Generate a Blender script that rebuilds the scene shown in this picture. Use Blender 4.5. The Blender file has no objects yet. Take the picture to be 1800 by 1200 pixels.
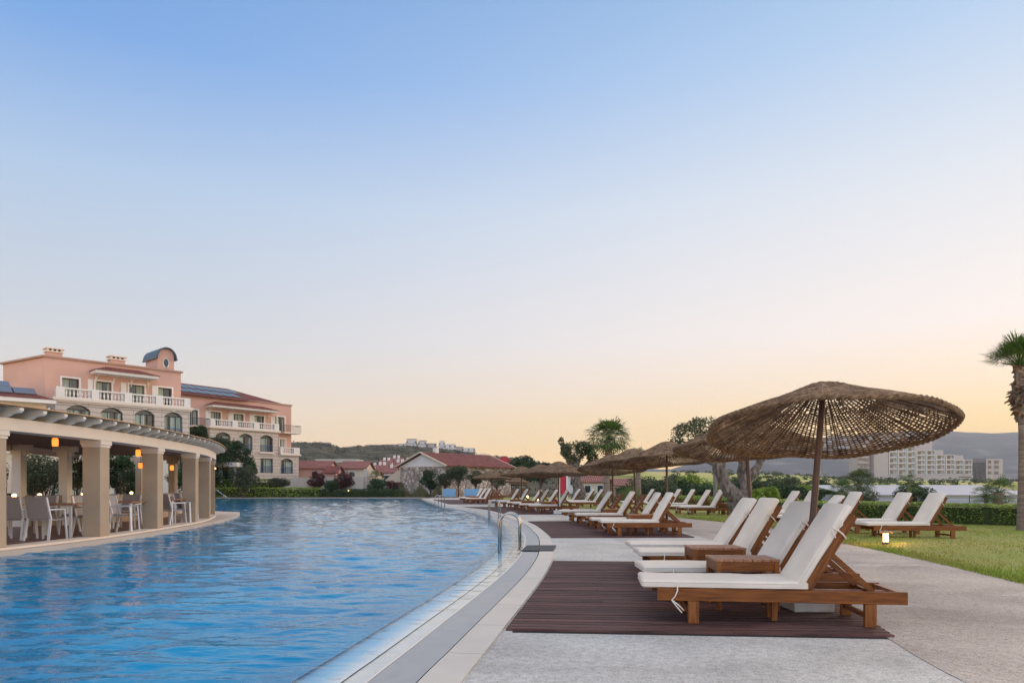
import bpy, math, random
from mathutils import Vector, Matrix, Euler
R = math.radians
rnd = random.Random(7)
sc = bpy.context.scene
COL = sc.collection
H, F, CX, HY = 1.2, 1200.0, 900.0, 854.0      # camera height, focal length and principal point in photo pixels

def G(px, py, z=0.0):
    D = (H - z) * F / (py - HY)
    return Vector(((px - CX) / F * D, D, z))
def P(px, py, D):
    return Vector(((px - CX) / F * D, D, H - (py - HY) / F * D))
def X_at(px, D): return (px - CX) / F * D

# ------------------------------------------------------------------ materials
def s2l(c):
    return tuple((x / 12.92 if x <= 0.04045 else ((x + 0.055) / 1.055) ** 2.4) for x in c)
MATS = {}
def mat(name, col, rough=0.6, var=0.0, vscale=4.0, col2=None, bump=0.0, bscale=30.0, spec=0.4, metal=0.0,
        stretch=(1, 1, 1), island=0.0, emit=None, estr=0.0, detail=4, trans=0.0, coord='Object'):
    m = bpy.data.materials.new(name); m.use_nodes = True
    nt = m.node_tree; N = nt.nodes; L = nt.links
    b = N['Principled BSDF']
    b.inputs['Roughness'].default_value = rough
    b.inputs['Specular IOR Level'].default_value = spec
    b.inputs['Metallic'].default_value = metal
    tc = N.new('ShaderNodeTexCoord'); mp = N.new('ShaderNodeMapping'); mp.inputs['Scale'].default_value = stretch
    L.new(tc.outputs[coord], mp.inputs['Vector'])
    col = tuple(col) + (1,) if len(col) == 3 else col
    src = None
    if col2 is not None or var > 0:
        if col2 is None:
            col2 = tuple(c * (1 - var) for c in col[:3])
        nz = N.new('ShaderNodeTexNoise'); nz.inputs['Scale'].default_value = vscale; nz.inputs['Detail'].default_value = detail
        L.new(mp.outputs[0], nz.inputs['Vector'])
        cr = N.new('ShaderNodeValToRGB'); cr.color_ramp.elements[0].position = 0.32; cr.color_ramp.elements[1].position = 0.68
        cr.color_ramp.elements[0].color = tuple(col2[:3]) + (1,); cr.color_ramp.elements[1].color = col
        L.new(nz.outputs['Fac'], cr.inputs[0]); src = cr.outputs[0]
    if island > 0:
        g = N.new('ShaderNodeNewGeometry'); hs = N.new('ShaderNodeHueSaturation')
        mr = N.new('ShaderNodeMapRange'); mr.inputs['To Min'].default_value = 1 - island; mr.inputs['To Max'].default_value = 1 + island
        L.new(g.outputs['Random Per Island'], mr.inputs['Value']); L.new(mr.outputs[0], hs.inputs['Value'])
        if src: L.new(src, hs.inputs['Color'])
        else: hs.inputs['Color'].default_value = col
        src = hs.outputs[0]
    if src: L.new(src, b.inputs['Base Color'])
    else: b.inputs['Base Color'].default_value = col
    if bump > 0:
        n2 = N.new('ShaderNodeTexNoise'); n2.inputs['Scale'].default_value = bscale; n2.inputs['Detail'].default_value = 5
        L.new(mp.outputs[0], n2.inputs['Vector'])
        bp = N.new('ShaderNodeBump'); bp.inputs['Strength'].default_value = bump; bp.inputs['Distance'].default_value = 0.02
        L.new(n2.outputs['Fac'], bp.inputs['Height']); L.new(bp.outputs[0], b.inputs['Normal'])
    if emit:
        b.inputs['Emission Color'].default_value = tuple(emit) + (1,); b.inputs['Emission Strength'].default_value = estr
    if trans > 0:
        t = N.new('ShaderNodeBsdfTranslucent'); mx = N.new('ShaderNodeMixShader'); mx.inputs[0].default_value = trans
        if src: L.new(src, t.inputs['Color'])
        else: t.inputs['Color'].default_value = col
        L.new(b.outputs[0], mx.inputs[1]); L.new(t.outputs[0], mx.inputs[2])
        L.new(mx.outputs[0], N['Material Output'].inputs['Surface'])
    MATS[name] = m
    return m

teak = mat('teak', (0.25, 0.080, 0.014), 0.45, col2=(0.10, 0.028, 0.005), vscale=3.0, stretch=(1.2, 14, 14), bump=0.12, bscale=14, spec=0.3, detail=8)
teak_up = mat('teak_upright', (0.28, 0.10, 0.022), 0.45, col2=(0.12, 0.036, 0.007), vscale=3.0, stretch=(14, 14, 1.2), bump=0.12, bscale=14, spec=0.3)
teak_top = mat('teak_top', (0.42, 0.20, 0.11), 0.38, col2=(0.24, 0.10, 0.05), vscale=6.0, stretch=(5, 1, 1), spec=0.5)
canvas = mat('canvas', (0.74, 0.665, 0.575), 0.85, var=0.10, vscale=2.2, bump=0.55, bscale=5, spec=0.15)
cord = mat('cord', (0.74, 0.68, 0.60), 0.8)
straw = mat('straw', (0.27, 0.18, 0.115), 0.75, col2=(0.105, 0.062, 0.034), vscale=7, island=0.45, spec=0.25, detail=6)
straw_rim = mat('straw_rim', (0.26, 0.17, 0.10), 0.8, col2=(0.10, 0.06, 0.03), vscale=25, bump=0.6, bscale=60)
polewood = mat('polewood', (0.10, 0.045, 0.022), 0.5, var=0.4, vscale=4, stretch=(8, 8, 1))
concrete = mat('concrete', (0.55, 0.54, 0.52), 0.8, var=0.15, vscale=6, bump=0.2)
steel = mat('steel', (0.42, 0.40, 0.38), 0.16, metal=1.0, var=0.15, vscale=3)
leaf_olive = mat('leaf_olive', (0.085, 0.11, 0.050), 0.6, col2=(0.042, 0.06, 0.03), vscale=2, island=0.6, spec=0.3, trans=0.2)
leaf_dark = mat('leaf_dark', (0.036, 0.078, 0.022), 0.55, col2=(0.018, 0.042, 0.014), vscale=1.5, island=0.6, spec=0.3, trans=0.18)
leaf_hedge = mat('leaf_hedge', (0.25, 0.33, 0.03), 0.5, col2=(0.08, 0.15, 0.018), vscale=2.5, island=0.55, spec=0.35, trans=0.22)
leaf_red = mat('leaf_red', (0.12, 0.03, 0.03), 0.6, col2=(0.05, 0.02, 0.015), vscale=1.5, island=0.5, trans=0.2)
leaf_palm = mat('leaf_palm', (0.10, 0.17, 0.035), 0.45, col2=(0.05, 0.10, 0.022), vscale=3, island=0.4, trans=0.25)
leaf_pale = mat('leaf_pale', (0.10, 0.14, 0.05), 0.5, col2=(0.05, 0.08, 0.03), vscale=3, island=0.4, trans=0.25)
reeds = mat('reeds', (0.16, 0.13, 0.05), 0.6, col2=(0.07, 0.07, 0.025), vscale=3, island=0.5, trans=0.2)
dryleaf = mat('dryleaf', (0.20, 0.115, 0.06), 0.8, col2=(0.10, 0.055, 0.03), vscale=5, island=0.5)
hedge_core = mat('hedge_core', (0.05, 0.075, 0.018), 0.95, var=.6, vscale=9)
bark_grey = mat('bark_grey', (0.25, 0.20, 0.165), 0.9, col2=(0.045, 0.034, 0.027), vscale=6, stretch=(1.6, 1.6, .7), bump=1.0, bscale=12, detail=8)
bark_palm = mat('bark_palm', (0.30, 0.225, 0.17), 0.85, col2=(0.13, 0.095, 0.075), vscale=2.0, stretch=(1, 1, 12), bump=0.9, bscale=4)
bark_brown = mat('bark_brown', (0.12, 0.085, 0.06), 0.85, var=0.5, vscale=6, bump=0.5)
plaster_pink = mat('plaster_pink', (0.61, 0.37, 0.29), 0.85, var=0.14, vscale=.35, detail=8)
parapet_m = mat('parapet', (0.40, 0.25, 0.19), 0.85, var=.1, vscale=1)
plaster_cream = mat('plaster_cream', (0.62, 0.52, 0.39), 0.85, var=0.08, vscale=.5)
plaster_white = mat('plaster_white', (0.72, 0.68, 0.62), 0.8, var=0.06, vscale=.8)
stone_pale = mat('stone_pale', (0.54, 0.46, 0.39), 0.8, var=0.12, vscale=.8)
col_stone = mat('col_stone', (0.45, 0.345, 0.24), 0.85, var=0.16, vscale=1.6, detail=9, bump=0.35, bscale=60)
trim = mat('trim', (0.72, 0.62, 0.52), 0.75, var=0.06, vscale=2)
trim_white = mat('trim_white', (0.72, 0.68, 0.62), 0.6, var=0.05, vscale=2)
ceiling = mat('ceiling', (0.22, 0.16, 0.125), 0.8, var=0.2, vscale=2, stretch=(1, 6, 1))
lath = mat('lath', (0.52, 0.32, 0.17), 0.7, var=0.3, vscale=5)
dark_metal = mat('dark_metal', (0.03, 0.03, 0.035), 0.5)
roof_blue = mat('roof_blue', (0.04, 0.075, 0.11), 0.4, var=0.2, vscale=2)
glassdark = mat('glassdark', (0.03, 0.045, 0.05), 0.08, var=0.5, vscale=1.2, spec=0.8)
curtain = mat('curtain', (0.46, 0.52, 0.40), 0.7, col2=(0.24, 0.28, 0.22), vscale=1.0, stretch=(9, 9, .1))
rail_blue = mat('rail_blue', (0.04, 0.07, 0.22), 0.3, spec=0.6)
panel_solar = mat('panel_solar', (0.09, 0.10, 0.12), 0.3, var=0.2, vscale=.8, spec=0.6)
chair_metal = mat('chair_metal', (0.68, 0.67, 0.67), 0.4)
chair_sling = mat('chair_sling', (0.34, 0.31, 0.31), 0.8, var=0.1, vscale=20, stretch=(1, 1, 6))
glow = mat('glow', (0.9, 0.45, 0.15), 0.6, emit=(1.0, 0.25, 0.03), estr=1.5)
glow_white = mat('glow_white', (1, 0.8, 0.5), 0.6, emit=(1.0, 0.58, 0.24), estr=4.0)
cloth_red = mat('cloth_red', (0.5, 0.03, 0.05), 0.8, var=.2)
cloth_stripe = mat('cloth_stripe', (0.10, 0.12, 0.18), 0.8)
blue_panel = mat('blue_panel', (0.16, 0.36, 0.55), 0.25, var=0.15, vscale=1)
bark_post = mat('bark_post', (0.22, 0.20, 0.18), 0.8, var=.3, vscale=4, stretch=(6, 6, 1))
rubber_mat = mat('rubber_mat', (0.07, 0.075, 0.08), 0.7, var=.3, vscale=60, bump=.4, bscale=120)
white_sheet = mat('white_sheet', (0.46, 0.45, 0.48), 0.55, var=0.08, vscale=.4)
concrete_far = mat('concrete_far', (0.44, 0.38, 0.36), 0.8, var=0.08, vscale=.2)
white_far = mat('white_far', (0.60, 0.575, 0.56), 0.8, var=0.05, vscale=.2)
scaffold = mat('scaffold', (0.17, 0.15, 0.15), 0.8, var=0.4, vscale=.6)
vine_green = leaf_dark

def tile_mat(name, c1, c2):
    m = mat(name, c1, 0.7, col2=c2, vscale=1.5, detail=6)
    nt = m.node_tree; N = nt.nodes; L = nt.links; b = N['Principled BSDF']
    tc = N.new('ShaderNodeTexCoord'); w = N.new('ShaderNodeTexWave'); w.wave_type = 'BANDS'; w.bands_direction = 'X'
    w.inputs['Scale'].default_value = 1.3; w.inputs['Distortion'].default_value = .3
    L.new(tc.outputs['UV'], w.inputs['Vector'])
    bp = N.new('ShaderNodeBump'); bp.inputs['Strength'].default_value = 1; bp.inputs['Distance'].default_value = .08
    L.new(w.outputs['Fac'], bp.inputs['Height']); L.new(bp.outputs[0], b.inputs['Normal'])
    old = b.inputs['Base Color'].links[0].from_socket
    mx = N.new('ShaderNodeMixRGB'); mx.blend_type = 'MULTIPLY'; mx.inputs[0].default_value = .5
    L.new(old, mx.inputs[1]); L.new(w.outputs['Color'], mx.inputs[2]); L.new(mx.outputs[0], b.inputs['Base Color'])
    return m
tiles_red = tile_mat('tiles_red', (0.30, 0.075, 0.055), (0.15, 0.04, 0.035))
tiles_pink = tile_mat('tiles_pink', (0.40, 0.15, 0.12), (0.24, 0.09, 0.075))

def course_mat(name, c1, c2, mortar, scale, bw, rh, ms=0.02):
    """coursed stone: brick texture driven by UV in metres"""
    m = mat(name, c1, 0.85)
    nt = m.node_tree; N = nt.nodes; L = nt.links; b = N['Principled BSDF']
    tc = N.new('ShaderNodeTexCoord'); br = N.new('ShaderNodeTexBrick')
    br.inputs['Color1'].default_value = tuple(c1) + (1,); br.inputs['Color2'].default_value = tuple(c2) + (1,)
    br.inputs['Mortar'].default_value = tuple(mortar) + (1,); br.inputs['Scale'].default_value = scale
    br.inputs['Brick Width'].default_value = bw; br.inputs['Row Height'].default_value = rh; br.inputs['Mortar Size'].default_value = ms
    L.new(tc.outputs['UV'], br.inputs['Vector']); L.new(br.outputs['Color'], b.inputs['Base Color'])
    bp = N.new('ShaderNodeBump'); bp.inputs['Strength'].default_value = .8; bp.inputs['Distance'].default_value = .03; bp.invert = True
    L.new(br.outputs['Fac'], bp.inputs['Height']); L.new(bp.outputs[0], b.inputs['Normal'])
    return m
stone_course = course_mat('stone_course', (0.58, 0.49, 0.41), (0.54, 0.455, 0.38), (0.30, 0.25, 0.21), 1.0, 2.4, 0.42, 0.025)

def rubble_mat():
    m = mat('rubble', (0.5, 0.42, 0.34), 0.9)
    nt = m.node_tree; N = nt.nodes; L = nt.links; b = N['Principled BSDF']
    tc = N.new('ShaderNodeTexCoord'); v = N.new('ShaderNodeTexVoronoi'); v.inputs['Scale'].default_value = 2.6
    v2 = N.new('ShaderNodeTexVoronoi'); v2.feature = 'DISTANCE_TO_EDGE'; v2.inputs['Scale'].default_value = 2.6
    L.new(tc.outputs['Object'], v.inputs['Vector']); L.new(tc.outputs['Object'], v2.inputs['Vector'])
    cr = N.new('ShaderNodeValToRGB'); cr.color_ramp.elements[0].color = (.28, .22, .18, 1); cr.color_ramp.elements[1].color = (.66, .56, .46, 1)
    sp = N.new('ShaderNodeSeparateColor'); L.new(v.outputs['Color'], sp.inputs[0]); L.new(sp.outputs[0], cr.inputs[0])
    e = N.new('ShaderNodeValToRGB'); e.color_ramp.elements[0].position = .02; e.color_ramp.elements[1].position = .09
    e.color_ramp.elements[0].color = (.35, .3, .26, 1); L.new(v2.outputs['Distance'], e.inputs[0])
    mx = N.new('ShaderNodeMixRGB'); mx.blend_type = 'MULTIPLY'; mx.inputs[0].default_value = 1
    L.new(cr.outputs[0], mx.inputs[1]); L.new(e.outputs[0], mx.inputs[2]); L.new(mx.outputs[0], b.inputs['Base Color'])
    bp = N.new('ShaderNodeBump'); bp.inputs['Distance'].default_value = .05; L.new(e.outputs[0], bp.inputs['Height']); L.new(bp.outputs[0], b.inputs['Normal'])
    return m
rubble = rubble_mat()

# ------------------------------------------------------------------ mesh builder
class MB:
    def __init__(s): s.v = []; s.f = []; s.uv = []; s.has_uv = False
    def add(s, vs, fs, uvs=None):
        o = len(s.v); s.v += [tuple(p) for p in vs]
        for i, f in enumerate(fs):
            s.f.append(tuple(o + k for k in f))
            if uvs: s.uv.append([uvs[k] for k in f]); s.has_uv = True
            else: s.uv.append(None)
        return s
    def box(s, x0, x1, y0, y1, z0, z1, M=None):
        vs = [Vector((x, y, z)) for z in (z0, z1) for y in (y0, y1) for x in (x0, x1)]
        if M: vs = [M @ p for p in vs]
        return s.add(vs, [(0, 2, 3, 1), (4, 5, 7, 6), (0, 1, 5, 4), (2, 6, 7, 3), (0, 4, 6, 2), (1, 3, 7, 5)])
    def tube(s, pts, rad, n=8, caps=True):
        pts = [Vector(p) for p in pts]
        if not isinstance(rad, (list, tuple)): rad = [rad] * len(pts)
        o = len(s.v); up = Vector((0, 0, 1)); rings = []
        a = None
        for i, p in enumerate(pts):
            t = (pts[min(i + 1, len(pts) - 1)] - pts[max(i - 1, 0)])
            if t.length < 1e-9: t = Vector((0, 0, 1))
            t.normalize()
            if a is None:
                a = t.cross(Vector((1, 0, 0)) if abs(t.x) < .8 else Vector((0, 1, 0))).normalized()
            else:
                a = (a - t * a.dot(t))
                a = a.normalized() if a.length > 1e-6 else t.orthogonal().normalized()
            b = t.cross(a)
            for k in range(n):
                th = 2 * math.pi * k / n
                s.v.append(tuple(p + (a * math.cos(th) + b * math.sin(th)) * rad[i]))
        for i in range(len(pts) - 1):
            for k in range(n):
                k2 = (k + 1) % n
                s.f.append((o + i * n + k, o + i * n + k2, o + (i + 1) * n + k2, o + (i + 1) * n + k)); s.uv.append(None)
        if caps:
            s.f.append(tuple(o + k for k in range(n))[::-1]); s.uv.append(None)
            e = o + (len(pts) - 1) * n; s.f.append(tuple(e + k for k in range(n))); s.uv.append(None)
        return s
    def bar(s, a, b, w, h=None, up=Vector((0, 0, 1))):
        """rectangular bar between two points"""
        a = Vector(a); b = Vector(b); h = h or w
        t = (b - a).normalized(); x = t.cross(up)
        if x.length < 1e-4: x = t.cross(Vector((0, 1, 0)))
        x.normalize(); y = x.cross(t)
        vs = [p + x * i * w / 2 + y * j * h / 2 for p in (a, b) for (i, j) in ((-1, -1), (1, -1), (1, 1), (-1, 1))]
        return s.add(vs, [(0, 3, 2, 1), (4, 5, 6, 7), (0, 1, 5, 4), (1, 2, 6, 5), (2, 3, 7, 6), (3, 0, 4, 7)])
    def lathe(s, prof, n=12, c=(0, 0, 0)):
        o = len(s.v)
        for (r, z) in prof:
            for k in range(n):
                th = 2 * math.pi * k / n; s.v.append((c[0] + r * math.cos(th), c[1] + r * math.sin(th), c[2] + z))
        for i in range(len(prof) - 1):
            for k in range(n):
                k2 = (k + 1) % n; s.f.append((o + i * n + k, o + i * n + k2, o + (i + 1) * n + k2, o + (i + 1) * n + k)); s.uv.append(None)
        s.f.append(tuple(o + k for k in range(n))[::-1]); s.uv.append(None)
        e = o + (len(prof) - 1) * n; s.f.append(tuple(e + k for k in range(n))); s.uv.append(None)
        return s
    def slab(s, poly, z0, z1):
        """vertical prism from a 2-D outline (convex or nearly)"""
        n = len(poly); vs = [(x, y, z0) for x, y in poly] + [(x, y, z1) for x, y in poly]
        fs = [tuple(range(n))[::-1], tuple(range(n, 2 * n))] + [(i, (i + 1) % n, n + (i + 1) % n, n + i) for i in range(n)]
        return s.add(vs, fs)
    def build(s, name, m, parent=None, smooth=False, bevel=0, loc=None, seg=2):
        me = bpy.data.meshes.new(name); me.from_pydata(s.v, [], s.f); me.materials.append(m)
        if s.has_uv:
            uvl = me.uv_layers.new(name='UVMap'); k = 0
            for fi, f in enumerate(s.f):
                u = s.uv[fi]
                for j in range(len(f)):
                    uvl.data[k].uv = u[j] if u else (0, 0); k += 1
        if smooth:
            me.polygons.foreach_set('use_smooth', [True] * len(me.polygons))
        me.update()
        o = bpy.data.objects.new(name, me); COL.objects.link(o)
        if parent: o.parent = parent
        if loc: o.location = loc
        if bevel:
            b = o.modifiers.new('b', 'BEVEL'); b.width = bevel; b.segments = seg; b.limit_method = 'ANGLE'
            if seg > 2: me.polygons.foreach_set('use_smooth', [True] * len(me.polygons))
        return o

def tag(o, label=None, cat=None, group=None, kind=None):
    if label: o['label'] = label
    if cat: o['category'] = cat
    if group: o['group'] = group
    if kind: o['kind'] = kind
    return o
def thing(name, loc=(0, 0, 0), rz=0, label=None, cat=None, group=None):
    o = bpy.data.objects.new(name, None); COL.objects.link(o); o.location = loc; o.rotation_euler = (0, 0, rz); o.empty_display_size = .1
    return tag(o, label, cat, group)
def kids(o): return [c for c in COL.objects if c.parent == o]
KIDS = {}
def copy_tree(o, label=None, parent=None, top=True):
    if o.name not in KIDS: KIDS[o.name] = kids(o)
    c = o.copy(); COL.objects.link(c)
    if parent: c.parent = parent
    for ch in KIDS[o.name]: copy_tree(ch, None, c, False)
    if label: c['label'] = label
    return c
def struct(o): o['kind'] = 'structure'; return o

# ------------------------------------------------------------------ camera, sky, light
cam = bpy.data.cameras.new('camera'); co = bpy.data.objects.new('camera', cam); COL.objects.link(co)
co.location = (0, 0, H); co.rotation_euler = (R(90), 0, 0)
cam.lens = 24; cam.sensor_width = 36; cam.shift_y = (HY - 600) / 1800; cam.clip_end = 12000; cam.clip_start = .05
sc.camera = co
sc.view_settings.view_transform = 'Standard'; sc.view_settings.look = 'None'; sc.view_settings.exposure = 0.22; sc.view_settings.gamma = 1
sc.cycles.use_denoising = True; sc.cycles.max_bounces = 8; sc.cycles.transparent_max_bounces = 16
sc.cycles.caustics_reflective = False; sc.cycles.caustics_refractive = False; sc.cycles.sample_clamp_indirect = 6

SUN_AZ, SUN_EL = 60.0, 14.0       # degrees to the right of the view axis, above the horizon
w = bpy.data.worlds.new('World'); sc.world = w; w.use_nodes = True
nt = w.node_tree; N = nt.nodes; L = nt.links; N.clear()
out = N.new('ShaderNodeOutputWorld'); bg = N.new('ShaderNodeBackground'); L.new(bg.outputs[0], out.inputs[0])
tc = N.new('ShaderNodeTexCoord'); sep = N.new('ShaderNodeSeparateXYZ'); L.new(tc.outputs['Generated'], sep.inputs[0])
def ramp(stops):
    r = N.new('ShaderNodeValToRGB'); e = r.color_ramp.elements
    while len(e) < len(stops): e.new(0.5)
    for el, (p, c) in zip(e, stops):
        g_ = 1 + (.42 if stops[0][1][2] < 120 else .22) * max(0, 1 - p / .16); el.position = p; el.color = tuple(v * g_ for v in s2l(tuple(x / 255 for x in c))) + (1,)
    L.new(sep.outputs['Z'], r.inputs[0]); return r
# elevation (as its sine) against sky colour, away from and towards the glow after sunset
away = ramp([(0.0, (250, 212, 165)), (0.05, (243, 212, 172)), (0.095, (230, 212, 192)), (0.14, (216, 212, 209)), (0.2, (201, 208, 217)), (0.37, (166, 195, 228)), (0.50, (106, 160, 225)), (0.58, (96, 150, 216)), (0.72, (205, 200, 197)), (1.0, (240, 228, 218))])
toward = ramp([(0.0, (255, 198, 95)), (0.05, (255, 206, 112)), (0.085, (255, 215, 144)), (0.125, (255, 226, 190)), (0.2, (254, 241, 234)), (0.37, (222, 228, 237)), (0.51, (178, 205, 236)), (0.6, (150, 186, 226)), (0.72, (205, 200, 197)), (1.0, (240, 228, 218))])
hz = N.new('ShaderNodeVectorMath'); hz.operation = 'MULTIPLY'; hz.inputs[1].default_value = (1, 1, 0); L.new(tc.outputs['Generated'], hz.inputs[0])
nz = N.new('ShaderNodeVectorMath'); nz.operation = 'NORMALIZE'; L.new(hz.outputs[0], nz.inputs[0])
dt = N.new('ShaderNodeVectorMath'); dt.operation = 'DOT_PRODUCT'; dt.inputs[1].default_value = (math.sin(R(40)), math.cos(R(40)), 0); L.new(nz.outputs[0], dt.inputs[0])
mz = N.new('ShaderNodeMath'); mz.operation = 'MAXIMUM'; mz.inputs[1].default_value = 0; L.new(dt.outputs['Value'], mz.inputs[0])
mr = N.new('ShaderNodeMath'); mr.operation = 'POWER'; mr.inputs[1].default_value = 2.0; L.new(mz.outputs[0], mr.inputs[0])
mx = N.new('ShaderNodeMixRGB'); L.new(mr.outputs[0], mx.inputs[0]); L.new(away.outputs[0], mx.inputs[1]); L.new(toward.outputs[0], mx.inputs[2])
# the unseen sky behind the camera, brightened as added fill light
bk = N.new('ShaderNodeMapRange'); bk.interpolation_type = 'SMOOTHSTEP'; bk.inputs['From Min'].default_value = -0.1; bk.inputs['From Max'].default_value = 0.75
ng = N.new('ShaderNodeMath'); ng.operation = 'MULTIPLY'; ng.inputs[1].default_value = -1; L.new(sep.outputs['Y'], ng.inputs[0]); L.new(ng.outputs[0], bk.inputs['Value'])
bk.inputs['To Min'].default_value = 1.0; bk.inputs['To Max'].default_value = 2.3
sky = N.new('ShaderNodeTexSky'); sky.sky_type = 'NISHITA'; sky.sun_disc = False; sky.sun_elevation = R(SUN_EL); sky.sun_rotation = R(SUN_AZ)
skm = N.new('ShaderNodeVectorMath'); skm.operation = 'SCALE'; skm.inputs['Scale'].default_value = 0.006; L.new(sky.outputs[0], skm.inputs[0])
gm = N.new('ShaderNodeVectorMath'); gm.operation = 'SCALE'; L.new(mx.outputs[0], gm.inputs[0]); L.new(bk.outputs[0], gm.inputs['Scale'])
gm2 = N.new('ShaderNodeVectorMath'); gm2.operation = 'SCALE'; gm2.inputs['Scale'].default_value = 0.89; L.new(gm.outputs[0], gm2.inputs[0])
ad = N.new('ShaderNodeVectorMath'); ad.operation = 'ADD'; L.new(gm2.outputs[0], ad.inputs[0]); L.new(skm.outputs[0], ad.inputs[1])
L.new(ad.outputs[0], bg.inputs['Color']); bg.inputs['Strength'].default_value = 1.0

sun = bpy.data.lights.new('sun', 'SUN'); so = bpy.data.objects.new('sun', sun); COL.objects.link(so)
sun.energy = 1.9; sun.angle = R(36); sun.color = (1.0, 0.72, 0.46)
dv = Vector((math.sin(R(SUN_AZ)) * math.cos(R(SUN_EL)), math.cos(R(SUN_AZ)) * math.cos(R(SUN_EL)), math.sin(R(SUN_EL))))
so.rotation_euler = dv.to_track_quat('Z', 'Y').to_euler()
def lamp(loc, e, col=(1.0, 0.55, 0.22), r=.05):
    l = bpy.data.lights.new('lamp_light', 'POINT'); l.energy = e; l.color = col; l.shadow_soft_size = r; l.specular_factor = 0
    o = bpy.data.objects.new('lamp_light', l); o.location = loc; COL.objects.link(o); return o

# ------------------------------------------------------------------ ground, pool, deck
def catmull(pts, step=8):
    out = []
    for i in range(len(pts) - 1):
        p0 = pts[max(i - 1, 0)]; p1 = pts[i]; p2 = pts[i + 1]; p3 = pts[min(i + 2, len(pts) - 1)]
        for k in range(step):
            t = k / step
            out.append(tuple(0.5 * (2 * p1[j] + (p2[j] - p0[j]) * t + (2 * p0[j] - 5 * p1[j] + 4 * p2[j] - p3[j]) * t * t + (3 * p1[j] - p0[j] - 3 * p2[j] + p3[j]) * t ** 3) for j in (0, 1)))
    out.append(tuple(pts[-1])); return out
EDGE = catmull([(-1.9, -4), (-1.5, 0), (-1.2, 2), (-.90, 4.16), (-.765, 5.03), (-.57, 6.32), (-.425, 7.27), (-.205, 8.78), (-.01, 10.36), (.17, 12.4), (.29, 15.5), (.25, 17.8), (.09, 21.2),
                (-.31, 24.8), (-.98, 29.4), (-1.94, 34.3), (-4.0, 41.1), (-6.0, 51.4), (-8.1, 62.6), (-8.8, 66.5)])
from mathutils import noise
def offset(poly, d):
    o = []
    for i, p in enumerate(poly):
        a = poly[max(i - 1, 0)]; b = poly[min(i + 1, len(poly) - 1)]
        t = Vector((b[0] - a[0], b[1] - a[1])).normalized(); n = Vector((t.y, -t.x))
        o.append((p[0] + n.x * d, p[1] + n.y * d))
    return o
def interpX(poly, D):
    for a, b in zip(poly, poly[1:]):
        if a[1] <= D <= b[1]:
            t = (D - a[1]) / max(b[1] - a[1], 1e-6); return a[0] + (b[0] - a[0]) * t
    return poly[0][0] if D < poly[0][1] else poly[-1][0]
ARC = [0.0]
for a, b in zip(EDGE, EDGE[1:]): ARC.append(ARC[-1] + math.dist(a, b))
def strip(mb, A, B, za, zb, v0=0.0, v1=1.0):
    n = len(A); vs = [(x, y, za) for x, y in A] + [(x, y, zb) for x, y in B]
    uv = [(ARC[i], v0) for i in range(n)] + [(ARC[i], v1) for i in range(n)]
    return mb.add(vs, [(i, n + i, n + i + 1, i + 1) for i in range(n - 1)], uv)

TC = (-25.4, 16.8)
TPATH = catmull([(-19, -10), (-14.4, -3), (-11.6, 3), (-10.1, 7.5), (-9.25, 11.2), (-8.98, 14.6), (-9.27, 18.1), (-9.78, 21.3), (-10.55, 23.9), (-11.85, 27.2), (-13.8, 30.6), (-16.5, 34)], 12)
TAL = [0.0]
for a, b in zip(TPATH, TPATH[1:]): TAL.append(TAL[-1] + math.dist(a, b))
TU0 = next(TAL[i] for i, p in enumerate(TPATH) if p[1] >= 16.8)
def tframe(deg):
    u = TU0 + deg * .2866
    for i in range(len(TAL) - 1):
        if TAL[i] <= u <= TAL[i + 1] or i == len(TAL) - 2:
            a, b = TPATH[i], TPATH[i + 1]; k = (u - TAL[i]) / (TAL[i + 1] - TAL[i]); t = Vector((b[0] - a[0], b[1] - a[1])).normalized()
            i2 = min(i + 2, len(TPATH) - 1); t2 = Vector((TPATH[i2][0] - b[0], TPATH[i2][1] - b[1])); t = t.lerp(t2.normalized(), k).normalized() if t2.length > 0 else t
            return Vector(a).lerp(Vector(b), k), t, Vector((t.y, -t.x))
def tpol(r, deg):
    p, t, n = tframe(deg); q_ = p + n * (r - 16.52); return (q_.x, q_.y)
def tdeg(D):
    for i, p in enumerate(TPATH):
        if p[1] >= D: return (TAL[i] - TU0 + (D - p[1])) / .2866
def tang(deg): n = tframe(deg)[2]; return math.atan2(n.y, n.x)
def TR(deg):
    return 16.75 if deg < 14 else 16.75 + 1.0 * min(1, (deg - 14) / 32) ** 1.3
TEDGE = [tpol(TR(d), d) for d in [x * 1.5 for x in range(-40, 31)]] + [tpol(TR(46), 46), (-14.6, 32.0), (-20, 33.5)]
def XL(D):
    return -27.0 if D < 28 else -27.0 - (D - 28) * .17
WZ = -0.03
Ds = [-4 + i * .5 for i in range(60)] + [26 + i for i in range(1, 41)] + [66.5]
def rows(mb, f0, f1, z, Dlist, n=6, u=False):
    o = []
    for D in Dlist:
        a, b = f0(D), f1(D); o += [(a + (b - a) * k / n, D, z) for k in range(n + 1)]
    fs = [(r * (n + 1) + k, r * (n + 1) + k + 1, (r + 1) * (n + 1) + k + 1, (r + 1) * (n + 1) + k) for r in range(len(Dlist) - 1) for k in range(n)]
    return mb.add(o, fs)
XR = lambda D: interpX(EDGE, D)
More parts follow.
